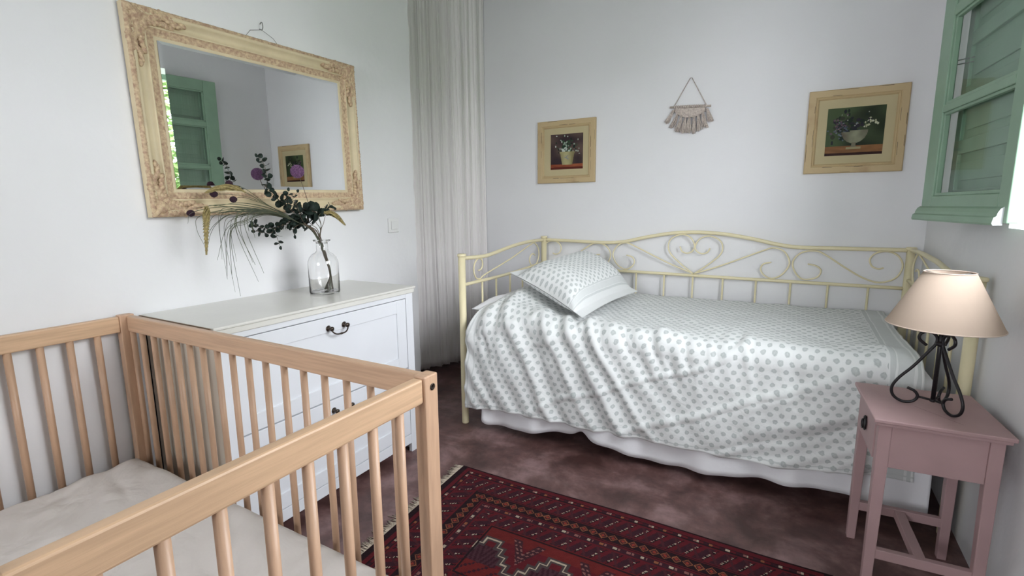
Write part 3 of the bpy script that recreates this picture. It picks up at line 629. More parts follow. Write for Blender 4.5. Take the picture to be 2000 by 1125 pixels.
top = [BP(s, 0, z) for s, z in half] + [BP(s, 0, z) for s, z in ((1.05, .992), (1.15, .985), (1.29, .962), (1.42, .934), (1.53, .921), (1.74, .921), (bl, .921))]
tubeB('top_rail', top, .0105)
tubeB('middle_rail', [BP(0, 0, .742), BP(.7, 0, .738), BP(1.3, 0, .732), BP(bl, 0, .728)], .009)
for s in (.155, .325, .48, .642, .815, .983, 1.15, 1.325, 1.497, 1.672, 1.85):
    m = MB(); m.tube([BP(s, 0, .30), BP(s, 0, .736)], .0055, 10); m.build('baluster', M_cream, bed)
m = MB(); m.box((0, 0, 0), (0, 0, 0))
tubeB('lower_rail', [BP(0, 0, .295), BP(1, 0, .295), BP(bl, 0, .295)], .012); tubeB('lower_rail', [BP(0, bw, .27), BP(1, bw, .27), BP(bl, bw, .27)], .014)
OX = -1.493
heart = [(-.509, .746), (-.576, .796), (-.647, .864), (-.660, .917), (-.640, .957), (-.584, .979), (-.533, .961), (-.509, .915), (-.521, .880), (-.551, .868), (-.579, .878), (-.592, .907)]
scA = [(-.509, .746), (-.668, .809), (-.875, .905), (-.925, .920), (-.975, .902), (-1.005, .845), (-.978, .783), (-.926, .752), (-.883, .769), (-.865, .801), (-.879, .831), (-.916, .842)]
scC = [(.125, .755), (.144, .781), (.138, .812), (.116, .829), (.078, .826)]
scD = [(.078, .832), (.117, .824), (.141, .800), (.125, .762), (.060, .748), (.018, .790), (.008, .845), (.045, .893), (.112, .904), (.163, .880), (.247, .822), (.329, .772), (.400, .752), (.465, .778), (.489, .838), (.468, .890), (.422, .912), (.374, .902), (.351, .870), (.362, .835), (.390, .822), (.412, .828)]
for prof_ in (heart, scA):
    for mir in (0, 1):
        pts = []
        for x, z in prof_:
            s = x - OX
            if mir: s = 2 * (-.507 - OX) - s; z = z - .006 if z > .9 else z - .010 * ss(1.0, 1.5, s)
            pts.append(BP(s, 0, z))
        tubeB('heart_scroll' if prof_ is heart else 'wide_scroll', pts, .0042)
for mir in (0, 1):
    pts = []
    for x, z in scD:
        s = x - OX
        if mir: s = 2 * (-.507 - OX) - s; z += .008
        pts.append(BP(s, 0, z))
    tubeB('end_scroll', pts, .0042)
for s in (0, bl):   # end panels
    def SP(y, z): return BP(s, 3.096 - y, z)
    q = -.0 if s == 0 else -.004
    tubeB('side_top_rail', [SP(3.096, .926 + q), SP(2.90, .928 + q), SP(2.765, .924 + q), SP(2.60, .912), SP(2.45, .895), SP(2.33, .884), SP(2.22, .886), SP(3.096 - bw, .892)], .0105)
    tubeB('side_middle_rail', [SP(3.096, .742 + .03), SP(2.6, .752), SP(3.096 - bw, .752)], .009)
    tubeB('side_lower_rail', [SP(3.096, .295), SP(2.6, .29), SP(3.096 - bw, .27)], .012)
    for y in (2.285, 2.438, 2.605, 2.77, 2.93):
        m = MB(); m.tube([SP(y, .29), SP(y, .755)], .0055, 10); m.build('side_baluster', M_cream, bed)
    tubeB('side_scroll', [SP(y, z) for y, z in ((2.246, .811), (2.274, .815), (2.292, .838), (2.284, .866), (2.250, .876), (2.214, .855), (2.202, .815), (2.222, .775), (2.265, .764), (2.32, .782), (2.62, .842), (2.907, .912), (2.960, .908), (3.005, .872), (3.013, .825), (2.985, .782), (2.935, .764), (2.892, .778), (2.872, .805), (2.888, .835), (2.925, .845), (2.951, .833))], .0042)

# mattress, hidden bolster pillow, skirt, duvet, pillow
def rounded_slab(x0, x1, y0, y1, z0, z1, r=.05, amp=.006, seed=0):
    m = MB(); n = 26
    def f(u, v):
        th = (u - .5) * 2; ph = (v - .5) * 2
        return None
    bm = bmesh.new(); bmesh.ops.create_cube(bm, size=1); bmesh.ops.subdivide_edges(bm, edges=bm.edges[:], cuts=18, use_grid_fill=True)
    c = Vector(((x0 + x1) / 2, (y0 + y1) / 2, (z0 + z1) / 2)); h = Vector(((x1 - x0) / 2, (y1 - y0) / 2, (z1 - z0) / 2))
    vs = []
    for v in bm.verts:
        p = Vector((v.co.x * 2 * h.x, v.co.y * 2 * h.y, v.co.z * 2 * h.z)); q = Vector([max(-(h[i] - min(r, h[i])), min(h[i] - min(r, h[i]), p[i])) for i in range(3)]); d = p - q
        p = q + d.normalized() * min(r, h.z) if d.length > 1e-6 else p
        p += Vector((0, 0, amp * nz(p.x * 6 + seed, p.y * 6, p.z * 4))); vs.append(c + p)
    m.add(vs, [tuple(v.index for v in f.verts) for f in bm.faces], True); bm.free(); return m
rot = lambda m: m
mt = rounded_slab(-1.455, .475, 2.135, 3.065, .30, .555, .05)
tag(mt.build('bed_mattress', M_sheet, origin=(-.49, 2.6, .30)), 'mattress in a white sheet, showing at both ends of the daybed cover', 'mattress')
def cushion(c0, c1, c2, c3, th, nu=60, nv=60, flange=.0, sag=0, seed=0, puff=.5, wr=.006):
    """pillow over a bilinear patch c0(u0v0) c1(u1v0) c2(u1v1) c3(u0v1); two skins"""
    c0, c1, c2, c3 = map(Vector, (c0, c1, c2, c3)); n = ((c1 - c0).cross(c3 - c0)).normalized()
    if n.z < 0: n = -n
    m = MB(); U = (c1 - c0).length; V = (c3 - c0).length
    def pt(u, v, sgn):
        e = 4 * u * (1 - u) * .0
        uu = u + .018 * sin(pi * v) * (.5 - u) * 2 * -1 * 0; a, b_ = u, v
        # pull edges in between the corners
        pin = .035; a = u + pin * (0.5 - u) * 2 * sin(pi * v) ; b_ = v + pin * (.5 - v) * 2 * sin(pi * u)
        p = c0 * (1 - a) * (1 - b_) + c1 * a * (1 - b_) + c2 * a * b_ + c3 * (1 - a) * b_
        du = min(u, 1 - u) * U - flange; dv = min(v, 1 - v) * V
        h = max(0, min(1, du / .16)); g = max(0, min(1, dv / .16)); k = (1 - (1 - h) ** 2) * (1 - (1 - g) ** 2)
        k = k ** .6 if k > 0 else 0
        w = wr * (nz(u * 5 + seed, v * 5, 2) + .7 * abs(nz(u * 11 + v * 5, v * 9 - u * 4, seed))) * min(1, k * 2) + .0015
        return p + n * sgn * (th * k * (.62 if sgn > 0 else .30) + (w if sgn > 0 else .001)) + Vector((0, 0, -sag * k))
    uv = []
    m.grid(lambda u, v: pt(u, v, 1), nu, nv); m.grid(lambda u, v: pt(u, 1 - v, -1), nu, nv)
    for sgn in (1, -1):
        for j in range(nv + 1):
            for i in range(nu + 1): uv.append((i / nu * U, (j / nv if sgn > 0 else 1 - j / nv) * V))
    return m, uv
def set_uv(o, uv):
    l = o.data.uv_layers.new(name='UVMap')
    for lp in o.data.loops: l.data[lp.index].uv = uv[lp.vertex_index]
m, uv = cushion((-1.462, 2.15, .618), (-1.06, 2.15, .565), (-1.06, 2.95, .570), (-1.462, 2.95, .628), .12, 40, 60, seed=4)
tag(m.build('bed_pillow', M_sheet, origin=(-1.24, 2.5, .575)), 'plain white pillow under the cover at the curtain end of the bed', 'pillow')

DXL, DXR = -1.45, .425
TOPL = 3.055 - 2.16           # flat length
RAD = .075; FRONT = .40
def duv(u, v):
    # v: arc length fraction, back edge -> hem ; u: left -> right
    Ltot = TOPL + RAD * pi / 2 + FRONT; s = v * Ltot
    x = DXL + u * (DXR - DXL)
    hem = .118 + .02 * ss(-1.45, -1.0, x) + .010 * nz(x * 3, 2) + .05 * ss(-.1, .35, x)
    ztop = .592
    if s < TOPL: y, z, nx, ny, nzv = 3.055 - s, ztop, 0, 0, 1; f = 0
    elif s < TOPL + RAD * pi / 2:
        a = (s - TOPL) / RAD; y = 3.055 - TOPL - RAD * sin(a); z = ztop - RAD + RAD * cos(a); ny, nzv = -sin(a), cos(a); f = a / (pi / 2)
    else:
        t = (s - TOPL - RAD * pi / 2) / FRONT; y = 3.055 - TOPL - RAD - .012 * sin(t * 2.4) - .020 * t; z = ztop - RAD + (hem - (ztop - RAD)) * t; ny, nzv = -1, 0; f = 1
    # hump over the hidden pillow
    hy = ss(2.02, 2.42, y); hump = .115 * exp(-((x + 1.27) / .21) ** 2) * (.25 + .75 * hy) * (1 - .25 * ss(2.8, 3.05, y))
    z += hump * (1 - .75 * f)
    # left edge creeps in on the top
    xx = x + .075 * (1 - ss(0, .16, u)) * (1 - .7 * f) 
    yy = y + BA * (x + 1.493)
    # folds
    d = 0
    if f > 0 or s > TOPL - .25:
        g = ss(TOPL - .25, TOPL + .12, s); q1 = x * .80 + z * .60 + .05 * nz(x * 3, z * 3, 1); q2 = -x * .42 + z * .90 + .06 * nz(x * 2.5, z * 3, 5)
        wl_ = 1 - ss(-.75, -.15, x); wr_ = ss(-.6, .0, x)
        r1 = (1 - abs(nz(q1 * 11, .3 * x, 2.2)) * 2.2); r2 = (1 - abs(nz(q2 * 9, .5 * x, 7.7)) * 2.2)
        d += g * (.024 * wl_ * r1 * 1.25 + .019 * wr_ * r2)
        q3 = x * .95 + z * .25
        d += .0055 * g * (1 - abs(nz(q3 * 17, z * 3 + x, 9)) * 2.5) * ss(.30, .52, z) + .010 * g * max(0, 1 - abs(nz(q2 * 5 + 3, x * .8, 4)) * 9)
        d += .010 * nz(x * 9, z * 7, 3) * g
    top_w = 1 - f
    d += top_w * (.010 * nz(x * 4, y * 4, 1) + .006 * nz(x * 10, y * 10, 8) + .0035 * abs(nz(x * 18, y * 7, 4)) + .004 * (1 - 2 * abs(nz(x * 7 + y * 4, y * 2, 6))))
    yy += ny * d; z += nzv * d
    return Vector((xx, yy, z))
m = MB(); NU, NV = 320, 190
m.grid(duv, NU, NV); uv = [(i / NU * (DXR - DXL), j / NV * 1.42) for j in range(NV + 1) for i in range(NU + 1)]
L_ = DXR - DXL
M_duvet = dots_mat('block_print_cover', .040, .0295, .0105, [('u', L_ - .095, L_ - .080, .55), ('u', L_ - .075, L_ - .028, .42), ('u', L_ - .020, L_ - .008, .6), ('u', .010, .018, .5), ('u', .045, .052, .4), ('v', 1.398, 1.404, .5)], ('u', .055, L_ - .10))
o = m.build('bedspread', M_duvet, solid=.010, origin=(-.5, 2.5, .6)); set_uv(o, uv)
tag(o, 'white cotton bedspread block-printed with small grey-green dots, draped over the daybed', 'bedspread')

M_pil = dots_mat('block_print_pillowcase', .034, .0255, .0098, [('u', .044, .050, .5), ('u', .052, .066, .22), ('u', .440, .446, .5), ('u', .448, .470, .32), ('u', .472, .478, .5)], ('u', .055, .440))
m, uv = cushion((-1.312, 2.300, .802), (-.826, 2.120, .640), (-.775, 2.870, .655), (-1.205, 2.965, .855), .19, 80, 90, flange=.055, seed=2)
o = m.build('print_pillow', M_pil, origin=(-1.05, 2.55, .68)); set_uv(o, uv)
tag(o, 'dotted grey-green pillow with a white flap end, leaning at the left end of the bed', 'pillow')

# white skirt hanging below the cover
m = MB()
def skirt(u, v):
    L = 1.86; cx = -1.385 + u * (L); z = .36 - v * (.36 - .055 - .020 * nz(cx * 3, 1) - .018 * sin(cx * 7 + 1) - .02 * ss(.15, .4, cx) - .026 * exp(-((cx + .80) / .035) ** 2) - .035 * (1 - ss(-1.385, -1.30, cx)))
    d = (.004 + .014 * v) * sin(cx * 17 + 1.2 * sin(cx * 5)) + .006 * v * sin(cx * 41)
    y = 2.070 + BA * (cx + 1.493) - d - .012 * v + .10 * (1 - ss(0, .035, u)) ** 2
    return (cx, y, z)
m.grid(skirt, 240, 14); tag(m.build('bed_skirt', M_sheet, solid=.001, origin=(-.49, 2.07, .05)), 'plain white bed skirt hanging below the printed bedspread to just above the floor', 'bed skirt')

# ------------------------------------------------------------------ pictures
def picture(name, label, x0, x1, z0, z1, im, art, seed):
    t = thing(name, label, 'picture', ((x0 + x1) / 2, YB - .002, (z0 + z1) / 2)); y = YB - .001
    m = MB(); w = .048; pr = [(0, .0), (0, .016), (.004, .020), (.032, .020), (.036, .016), (.039, .018), (.043, .016), (w, .008)]
    mm = MB(); cs = [(x0, z0, 1, 1), (x1, z0, -1, 1), (x1, z1, -1, -1), (x0, z1, 1, -1)]; k = len(pr)
    for i in range(4):
        A, B = cs[i], cs[(i + 1) % 4]; vs = [(A[0] + A[2] * a, y - h, A[1] + A[3] * a) for a, h in pr] + [(B[0] + B[2] * a, y - h, B[1] + B[3] * a) for a, h in pr]
        mm.add(vs, [(c, k + c, k + c + 1, c + 1) for c in range(k - 1)])
    rr = random.Random(seed); sc = mm
    for i in range(4):        # worn dark scuffs along the edges
        A, B = cs[i], cs[(i + 1) % 4]
        for q in range(6):
            s = rr.uniform(.05, .9); ln_ = rr.uniform(.02, .07); a = rr.choice([.0042, .0300, .0295]); a2 = a + rr.uniform(.001, .002); h = .0203
            pa = Vector((A[0], A[1])); pb = Vector((B[0], B[1])); d = (pb - pa); Ln = d.length; d.normalize(); nn = Vector((A[2] if i % 2 == 1 else 0, A[3] if i % 2 == 0 else 0))
            s = .05 + s * (Ln - .15); P_ = [pa + d * s + nn * a, pa + d * (s + ln_) + nn * a, pa + d * (s + ln_ * .9) + nn * a2, pa + d * (s + ln_ * .1) + nn * a2]
            sc.add([(p.x, y - h, p.y) for p in P_], [(0, 1, 2, 3)], False, 1)
    mm.build('picture_frame', [M_pframe, M_scuff], t)
    m = MB(); ix0, ix1, iz0, iz1 = im; a0, a1, b0, b1 = x0 + w - .002, x1 - w + .002, z0 + w - .002, z1 - w + .002
    m.box((a0, y - .008, b0), (a1, y, b1)); m.build('mount', M_matb, t)
    art(t, ix0, ix1, iz0, iz1, y - .0085)
def paint_grid(t, x0, x1, z0, z1, y, fn, n=110):
    m = MB(); m.grid(lambda u, v: (x0 + u * (x1 - x0), y, z0 + v * (z1 - z0)), n, n, False); m.box((x0, y + .0001, z0), (x1, y + .0004, z1))
    o = m.build('painting', M_paint, t); ca = o.data.color_attributes.new('Col', 'FLOAT_COLOR', 'CORNER')
    for p in o.data.polygons:
        i = p.index; c = fn((i % n + .5) / n, (i // n + .5) / n) if i < n * n else (.05, .03, .02)
        for li in p.loop_indices: ca.data[li].color = (*c, 1)
def lerp(a, b, t): t = max(0, min(1, t)); return tuple(a[i] + (b[i] - a[i]) * t for i in range(3))
def mkblobs(seed, lst):
    r = random.Random(seed); out = []
    for (n, cx, cz, sx, sz, r0, r1, cols) in lst:
        for k in range(n): out.append((r.gauss(cx, sx), r.gauss(cz, sz), r.uniform(r0, r1), r.uniform(r0, r1), r.choice(cols)))
    return out
def art_pot(t, x0, x1, z0, z1, y):
    bl_ = mkblobs(1, [(60, .50, .62, .13, .12, .012, .045, [(.015, .035, .02), (.03, .06, .03), (.01, .02, .015)]), (14, .50, .60, .05, .08, .02, .03, [(.02, .045, .025)])])
    fl = mkblobs(2, [(26, .48, .66, .17, .13, .012, .022, [(.45, .52, .42), (.55, .60, .52), (.30, .38, .30)]), (14, .45, .56, .08, .04, .014, .024, [(.55, .60, .55), (.4, .48, .42)]), (4, .82, .48, .04, .04, .014, .02, [(.4, .45, .38)])])
    def f(u, v):
        c = lerp((.035, .022, .026), (.10, .065, .055), .5 + 1.2 * nz(u * 3, v * 3, 1) + (v - .5) * .5 + (u - .5) * .3)
        if v < .145: c = lerp((.20, .045, .02), (.30, .09, .04), u + .6 * nz(u * 6, v * 20))
        if v < .06: c = (.10, .018, .012)
        for bx, bz, rx, rz, cc in bl_:
            if ((u - bx) / rx) ** 2 + ((v - bz) / rz) ** 2 < 1 and v > .45: c = cc
        for bx, bz, rx, rz, cc in fl:
            if ((u - bx) / rx) ** 2 + ((v - bz) / rz / 1.3) ** 2 < 1 and v > .42: c = cc
        hw = .155 + (v - .13) * .19
        if .13 < v < .50 and abs(u - .52) < hw + (.012 if v > .44 else 0):
            s = (u - .52) / hw; c = lerp((.42, .38, .20), (.22, .19, .09), max(0, abs(s + .2)) ** 1.5 + .25 * nz(u * 9, v * 9))
            if .27 < v < .40 and abs(s + .1) < .35 and nz(u * 25, v * 25, 5) > .05: c = (.25, .26, .25)
        return c
    paint_grid(t, x0, x1, z0, z1, y, f)
def art_bowl(t, x0, x1, z0, z1, y):
    bl_ = mkblobs(4, [(60, .40, .62, .17, .13, .02, .05, [(.012, .014, .02), (.02, .016, .025), (.01, .02, .012), (.03, .035, .02)]), (40, .30, .50, .11, .09, .010, .022, [(.09, .11, .14), (.14, .16, .18), (.05, .06, .09)]), (20, .22, .66, .08, .07, .012, .024, [(.12, .07, .09), (.08, .05, .07)])])
    fl = mkblobs(5, [(16, .78, .66, .07, .045, .012, .024, [(.40, .40, .26), (.50, .50, .36), (.30, .32, .18)]), (9, .45, .66, .16, .10, .007, .012, [(.35, .36, .30)])])
    def f(u, v):
        c = lerp((.012, .018, .008), (.055, .085, .035), .5 + 1.3 * nz(u * 2, v * 2, 3) + (v - .55) * .9 - (u - .5) * .6)
        if v < .20: c = lerp((.16, .07, .025), (.26, .12, .045), .3 + u * .5 + .7 * nz(u * 5, v * 16))
        if v < .055: c = (.03, .008, .006)
        for bx, bz, rx, rz, cc in bl_:
            if ((u - bx) / rx) ** 2 + ((v - bz) / rz) ** 2 < 1 and v > .24: c = cc
        if .25 < v < .52 and abs(u - .50) < .23 * sqrt(max(0, 1 - ((.52 - v) / .27) ** 2)) and not (v > .49 and u < .42):
            s = (u - .5) / .23; c = lerp((.26, .27, .18), (.12, .10, .07), abs(s - .1) + .4 * nz(u * 9, v * 9))
        if .17 < v <= .26 and abs(u - .5) < .035 + max(0, .20 - v) * 1.0: c = (.17, .15, .10)
        if .125 < v <= .17 and abs(u - .5) < .13: c = (.30, .26, .14)
        for bx, bz, rx, rz, cc in fl:
            if ((u - bx) / rx) ** 2 + ((v - bz) / rz) ** 2 < 1: c = cc
        return c
    paint_grid(t, x0, x1, z0, z1, y, f)
picture('framed_picture', 'framed painting of white flowers in a pale pot, hung nearer the curtain', -1.559, -1.147, 1.306, 1.710, (-1.464, -1.233, 1.395, 1.622), art_pot, 3)
picture('framed_picture', 'framed painting of dark flowers in a footed bowl, hung near the green window', .020, .442, 1.310, 1.726, (.109, .354, 1.398, 1.634), art_bowl, 9)

# ------------------------------------------------------------------ macrame hanging
t = thing('macrame_hanging', 'small cream macrame wall hanging with fringe between the two pictures', 'wall hanging', (-.575, YB, 1.715))
yb = YB - .010
m = MB(); m.tube([(-.690, yb, 1.722), (-.575, yb, 1.716), (-.462, yb, 1.709)], [.006, .0055, .006], 10); m.build('dowel', mat('pale_driftwood', (.55, .48, .42), .8, var=.2, vscale=30), t)
m = MB(); m.tube([(-.668, yb, 1.722), (-.583, YB - .004, 1.876), (-.575, YB - .004, 1.876), (-.484, yb, 1.711)], .0022, 7); m.build('hanging_cord', M_rope, t)
m = MB()
for k in range(18):       # knots looped over the dowel
    s = k / 17; x = -.662 + s * .172; z = 1.7205 - s * .010; m.ball((x, yb - .004, z), (.0052, .009, .010), 8, 6)
m.grid(lambda u, v: (-.662 + .172 * u + .0, yb - .005 + .002 * sin(u * 60) * sin(v * 30), 1.712 - .01 * u - v * (.020 + .034 * sin(pi * u) ** .8)), 60, 14)
m.build('knotted_band', M_rope, t, solid=.004)
rr = random.Random(8)
for k in range(9):
    s = k / 8; x = -.668 + s * .186; zt_ = 1.704 - s * .008 - .040 * sin(pi * s) ** .8; m = MB(); sp = (s - .5) * .060 - .006; Lz = .075 + .02 * sin(pi * s) + rr.uniform(-.006, .006)
    for j in range(16):
        a = rr.uniform(-.0115, .0115); e = rr.uniform(-.010, .010); yy = yb - rr.uniform(0, .010)
        m.tube([(x + a * .3, yy, zt_), (x + sp * .5 + a, yy, zt_ - Lz * .5), (x + sp + a + e, yy, zt_ - Lz * rr.uniform(.88, 1.05))], .0024, 6)
    m.ball((x, yb - .005, zt_ - .004), (.007, .007, .006), 8, 6); m.build('tassel', M_rope, t)

# ------------------------------------------------------------------ rug
RX0, RY1, RLn, RWd = -1.215, 1.700, 1.40, .86
DK = (.014, .006, .008); RED = (.082, .008, .012); RED2 = (.105, .012, .011); WH = (.34, .28, .21); OR = (.21, .075, .035); PK = (.19, .08, .07); NV_ = (.030, .009, .014)
def rugc(u, v):
    j = 1 + .16 * nz(u * 60, v * 60) + .10 * nz(u * 9, v * 9, 3); d = min(u - .02, v, RLn - .02 - u, RWd - v)
    c = RED
    horiz = v < u - .02 and v < RLn - u - .02 or (RWd - v) < u - .02 and (RWd - v) < RLn - u - .02
    s = u if horiz else v
    def band(a, b_): return a <= d < b_
    if d < .006: c = DK
    elif band(.030, .042):
        k = (s / .052) % 1; kk = int(s / .052) % 3; c = NV_ if k > .62 else RED
        if k < .22: c = (WH, PK, OR)[kk]
        elif k < .34 and kk == 1: c = WH
    elif band(.024, .030) or band(.042, .047): c = DK
    elif band(.055, .128) or band(.232, .296):
        lo, hi = (.055, .128) if d < .2 else (.232, .296); w = (hi - lo); per = .056; k = ((s + (d - lo) * .62) / per) % 1; k2 = ((s - (d - lo) * .45) / per) % 1
        c = RED if k < .55 else NV_
        if abs(k - .08) < .055 and .15 < (d - lo) / w < .85: c = WH if int(d / .005) % 2 else DK
        elif abs(k - .16) < .05: c = DK
        if abs(k2 - .6) < .09: c = (.05, .012, .016)
    elif band(.128, .195):
        dd = d - .164; k = (s / .036) % 1 - .5; q = abs(k) * .036 + abs(dd)
        c = DK
        if q < .0175: c = OR
        if q < .0135: c = (.04, .012, .014)
        if q < .0075: c = (.20, .03, .02)
        if abs(dd) > .024: c = RED
        if abs(abs(dd) - .029) < .002: c = DK
    elif band(.200, .222):
        k = (s / .047) % 1; kk = int(s / .047) % 4; c = NV_
        if abs(d - .211) < .005 and k < .3: c = (WH, PK, WH, OR)[kk]
        elif abs(d - .211) < .005 and .4 < k < .52: c = PK
    elif band(.300, .308): c = DK
    elif d >= .296:
        c = RED2 if v < .36 else RED
        vv = v; du = (u - .371 + .122) % .244 - .122; a = abs(du)
        topv = .366 + .0318 * (0 if a < .028 else 1 if a < .052 else 2 if a < .076 else 3 if a < .100 else 4)
        def tv(x):
            x = abs((x + .122) % .244 - .122); return .366 + .0318 * (0 if x < .028 else 1 if x < .052 else 2 if x < .076 else 3 if x < .100 else 4)
        near = min(abs(vv - topv), 9); lo_, hi_ = sorted((tv(du - .0023), tv(du + .0023)))
        if lo_ - .0025 < vv < hi_ + .0025: c = WH
        else:
            lo_, hi_ = sorted((tv(du - .011), tv(du + .011)))
            if lo_ - .011 < vv < hi_ + .011: c = (.05, .035, .035)
            elif vv > topv:           # inside the medallion
                e = vv - .366; dd = e - a * 1.0
                if a < .066 and e > .035: c = NV_ if int((a + e * .3) / .0085) % 2 else (.05, .018, .024)
                if e > .12: c = RED2 if (int(u / .01) + int(v / .01)) % 5 else NV_
                if e > .24: c = RED if (int(u / .03) + int(v / .03)) % 2 else (.06, .01, .014)
            else:                     # triangles of dots hanging between medallions
                a2 = .122 - a; e = vv - .325
                if 0 < e < .125 and a2 < .062 - e * .52 and not (a2 < .03 - e * .5):
                    c = (.035, .012, .016)
                    if int(a2 / .008 + e / .012) % 2 and int(e / .0085) % 2: c = PK
    return tuple(min(1, x * j) for x in c)
n1, n2 = 380, 235
m = MB()
def rugp(u, v):
    x = RX0 + u * RLn + .05 * v * RWd * (1 - u); y = RY1 - v * RWd - .004 * sin(u * 9) * (1 - v)
    return (x, y, .007 + .0012 * nz(x * 5, y * 5))
m.grid(rugp, n1, n2, True)
base = len(m.v); ring = [i for i in range(n1 + 1)] + [j * (n1 + 1) + n1 for j in range(1, n2 + 1)] + [n2 * (n1 + 1) + i for i in range(n1 - 1, -1, -1)] + [j * (n1 + 1) for j in range(n2 - 1, 0, -1)]
k = len(ring); m.add([m.v[i] for i in ring] + [(m.v[i][0], m.v[i][1], .0003) for i in ring], [(i, (i + 1) % k, (i + 1) % k + k, i + k) for i in range(k)])
rt = thing('rug', 'dark red Turkmen-style patterned rug with cream fringe on the floor', 'rug', (-.5, 1.27, 0))
o = m.build('rug_pile', M_rug, rt); ca = o.data.color_attributes.new('Col', 'FLOAT_COLOR', 'CORNER'); cols = []
for p in o.data.polygons:
    i = p.index; c = rugc((i % n1 + .5) / n1 * RLn, (i // n1 + .5) / n2 * RWd) if i < n1 * n2 else (.02, .006, .008)
    cols += [c[0], c[1], c[2], 1] * p.loop_total
ca.data.foreach_set('color', cols)
for side in (0, 1):
    m = MB(); rr = random.Random(side)
    for k in range(300):
        v = (k + rr.random()) / 300; P_ = Vector(rugp(side, v)); P_.z = .0045; L = rr.uniform(.022, .05) * (1 if rr.random() > .1 else 1.4); sg = -1 if side == 0 else 1; a = rr.uniform(-.015, .015)
        m.tube([P_, P_ + Vector((sg * L * .5, a * .4, -.001)), P_ + Vector((sg * L, a, -.0028))], [.0022, .002, .0012], 5)
    f = m.build('fringe', M_fringe, rt); f['kind'] = 'stuff'

# ------------------------------------------------------------------ pink side table
TC = Vector((.3795, 1.829, 0)); tr = radians(3.0); TL, TD, TH = .305, .333, .553
tb = thing('side_table', 'dusty pink wooden side table with a small drawer, in the corner by the bed', 'side table', TC, tr)
tb_m = tb.matrix_basis
def T(mb):   # local -> world
    mb.v = [tuple(tb_m @ Vector(v)) for v in mb.v]; return mb
hx, hy = TL / 2, TD / 2
m = MB(); m.box((-hx, -hy, TH - .012), (hx, hy, TH)); m.box((-hx + .006, -hy + .006, TH - .022), (hx - .006, hy - .006, TH - .012)); T(m).build('table_top', M_pink, tb, bevel=.003)
m = MB(); cr_ = MB()
for (a, c_) in (((-.03, -.01), (.055, -.115)),):
    cr_.add([(a[0], a[1], TH + .0003), (a[0] + .0012, a[1], TH + .0003), (c_[0] + .001, c_[1], TH + .0003), (c_[0], c_[1], TH + .0003)], [(0, 1, 2, 3)])
T(cr_).build('paint_crack', M_scuff, tb)
ax, ay = hx - .016, hy - .018; lw = .031
m = MB(); m.box((-ax + lw, -ay + .004, .405), (ax - lw, -ay + .018, TH - .022)); m.box((-ax + lw, ay - .018, .405), (ax - lw, ay - .004, TH - .022)); m.box((ax - .018, -ay + lw, .405), (ax - .004, ay - lw, TH - .022)); T(m).build('apron', M_pink, tb, bevel=.0015)
for sx_ in (-1, 1):
    for sy_ in (-1, 1):
        m = MB(); x1, y1 = sx_ * ax, sy_ * ay; x0, y0 = x1 - sx_ * lw, y1 - sy_ * lw; xt, yt = x1 - sx_ * lw * .80, y1 - sy_ * lw * .80
        vs = [(xt, yt, 0), (x1, yt, 0), (x1, y1, 0), (xt, y1, 0)] + [(x0, y0, z) if i == 0 else (x1, y0, z) if i == 1 else (x1, y1, z) if i == 2 else (x0, y1, z) for z in (.40, TH - .022) for i in range(4)]
        fs = [(3, 2, 1, 0), (8, 9, 10, 11)] + [(a + i, a + (i + 1) % 4, a + 4 + (i + 1) % 4, a + 4 + i) for a in (0, 4) for i in range(4)]
        m.add(vs, fs); T(m).build('leg', M_pink, tb, bevel=.0025)
m = MB(); m.box((-ax - .003, -ay + lw + .002, .415), (-ax + .014, ay - lw - .002, TH - .026)); dr = T(m).build('drawer', M_pink, tb, bevel=.002)
m = MB(); kx = -ax - .003
def ring(mb, cy, cz, ry, rz, r, x): 
    P = [(x, cy + ry * cos(2 * pi * i / 20), cz + rz * sin(2 * pi * i / 20)) for i in range(21)]; mb.tube(P, r, 6)
ring(m, 0, .475, .016, .022, .0024, kx - .004); ring(m, 0, .472, .009, .014, .0022, kx - .010); m.ball((kx - .003, 0, .492), (.006, .007, .006)); m.ball((kx - .003, 0, .475), (.003, .012, .018))
T(m).build('drawer_pull', M_iron, dr)
m = MB(); m.box((-ax + .024, -ay + .006, .112), (ax - .024, -ay + .026, .142)); T(m).build('stretcher', M_pink, tb, bevel=.002)
m = MB(); m.box((-ax + .024, ay - .026, .112), (ax - .024, ay - .006, .142)); T(m).build('stretcher', M_pink, tb, bevel=.002)
m = MB(); m.box((-.014, -ay + .026, .114), (.014, ay - .026, .140)); T(m).build('cross_stretcher', M_pink, tb, bevel=.002)

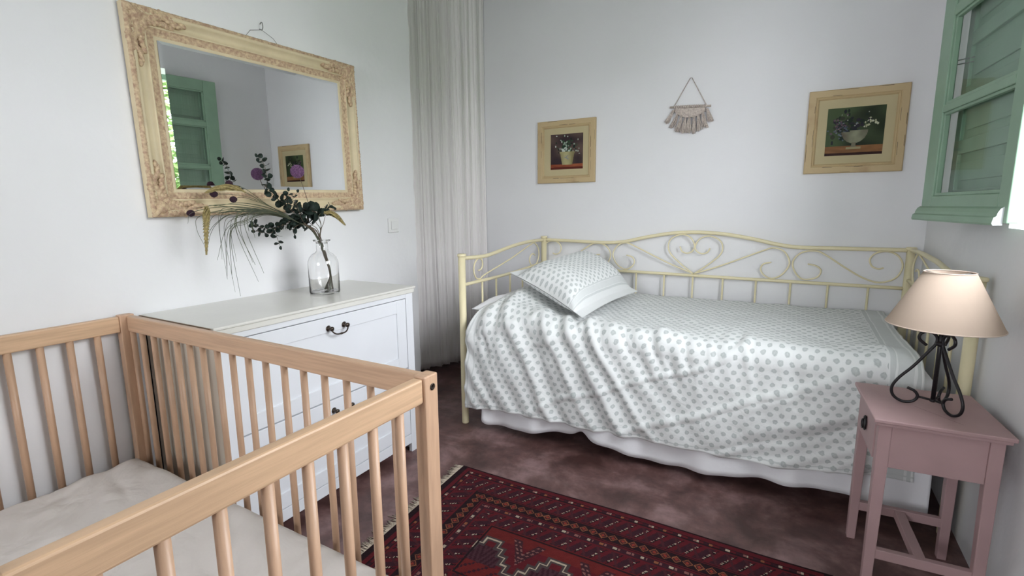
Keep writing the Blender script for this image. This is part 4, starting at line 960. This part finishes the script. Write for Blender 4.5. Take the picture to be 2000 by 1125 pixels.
# ------------------------------------------------------------------ table lamp
LC = Vector((.394, 1.830, TH))
lp = thing('table_lamp', 'table lamp with black scrolled iron foot and beige cone shade on the pink table', 'lamp', LC)
m = MB(); z0, z1 = TH + .250, TH + .404; r0, r1 = .134, .058
m.lathe([(r0, z0), (r1, z1), (r1 - .0012, z1), (r0 - .0012, z0)], (LC.x, LC.y, 0), 64, cap=False)
n_ = len(m.v); sh_ = m; m.f += [tuple(range(192 + k, 192 + k + 1)) for k in ()]
shd = m.build('lamp_shade', M_shade, lp)
M_trim = mat('pale_shade_trim', (.62, .50, .42), .8)
for (r, z) in ((r0, z0), (r1, z1)):
    m = MB(); m.tube([(LC.x + r * cos(2 * pi * i / 48), LC.y + r * sin(2 * pi * i / 48), z) for i in range(49)], .0016, 6); m.build('shade_trim', M_trim, shd)
m = MB()
for k in range(3):
    a = 2 * pi * k / 3 + .4; m.tube([(LC.x, LC.y, z1 - .012), (LC.x + r1 * cos(a), LC.y + r1 * sin(a), z1 - .002)], .0012, 6)
m.build('shade_carrier', M_wire, shd)
m = MB(); m.tube([(LC.x, LC.y, TH + .020), (LC.x, LC.y, TH + .30)], .0058, 12); m.ball((LC.x, LC.y, TH + .195), (.013, .013, .009)); m.tube([(LC.x, LC.y, TH + .28), (LC.x, LC.y, TH + .33)], .014, 14); m.ball((LC.x, LC.y, TH + .022), (.009, .009, .006))
m.build('stand_rod', M_iron, lp)
m = MB(); m.ball((LC.x, LC.y, TH + .350), (.022, .022, .028), 16, 12); m.build('bulb', mat('frosted_bulb', (.85, .85, .83), .3), lp)
leg = [(.030, .196), (.048, .214), (.046, .232), (.028, .242), (.010, .228), (.009, .206), (.022, .180), (.055, .122), (.085, .078), (.099, .044), (.093, .018), (.070, .0045), (.046, .010), (.036, .027), (.044, .042), (.062, .050)]
for az in (175, -62, 58):
    a = radians(az); d = Vector((cos(a), sin(a), 0)); side = Vector((-sin(a), cos(a), 0))
    m = MB(); m.tube(smoothpts([LC + d * r + Vector((0, 0, z if z < .05 else .05 + (z - .05) * .93)) for r, z in leg], 6), .0042, 10)
    m.tube([LC + d * .036 + Vector((0, 0, .027)), LC + Vector((0, 0, .022))], .0035, 8); m.build('scroll_leg', M_iron, lp)
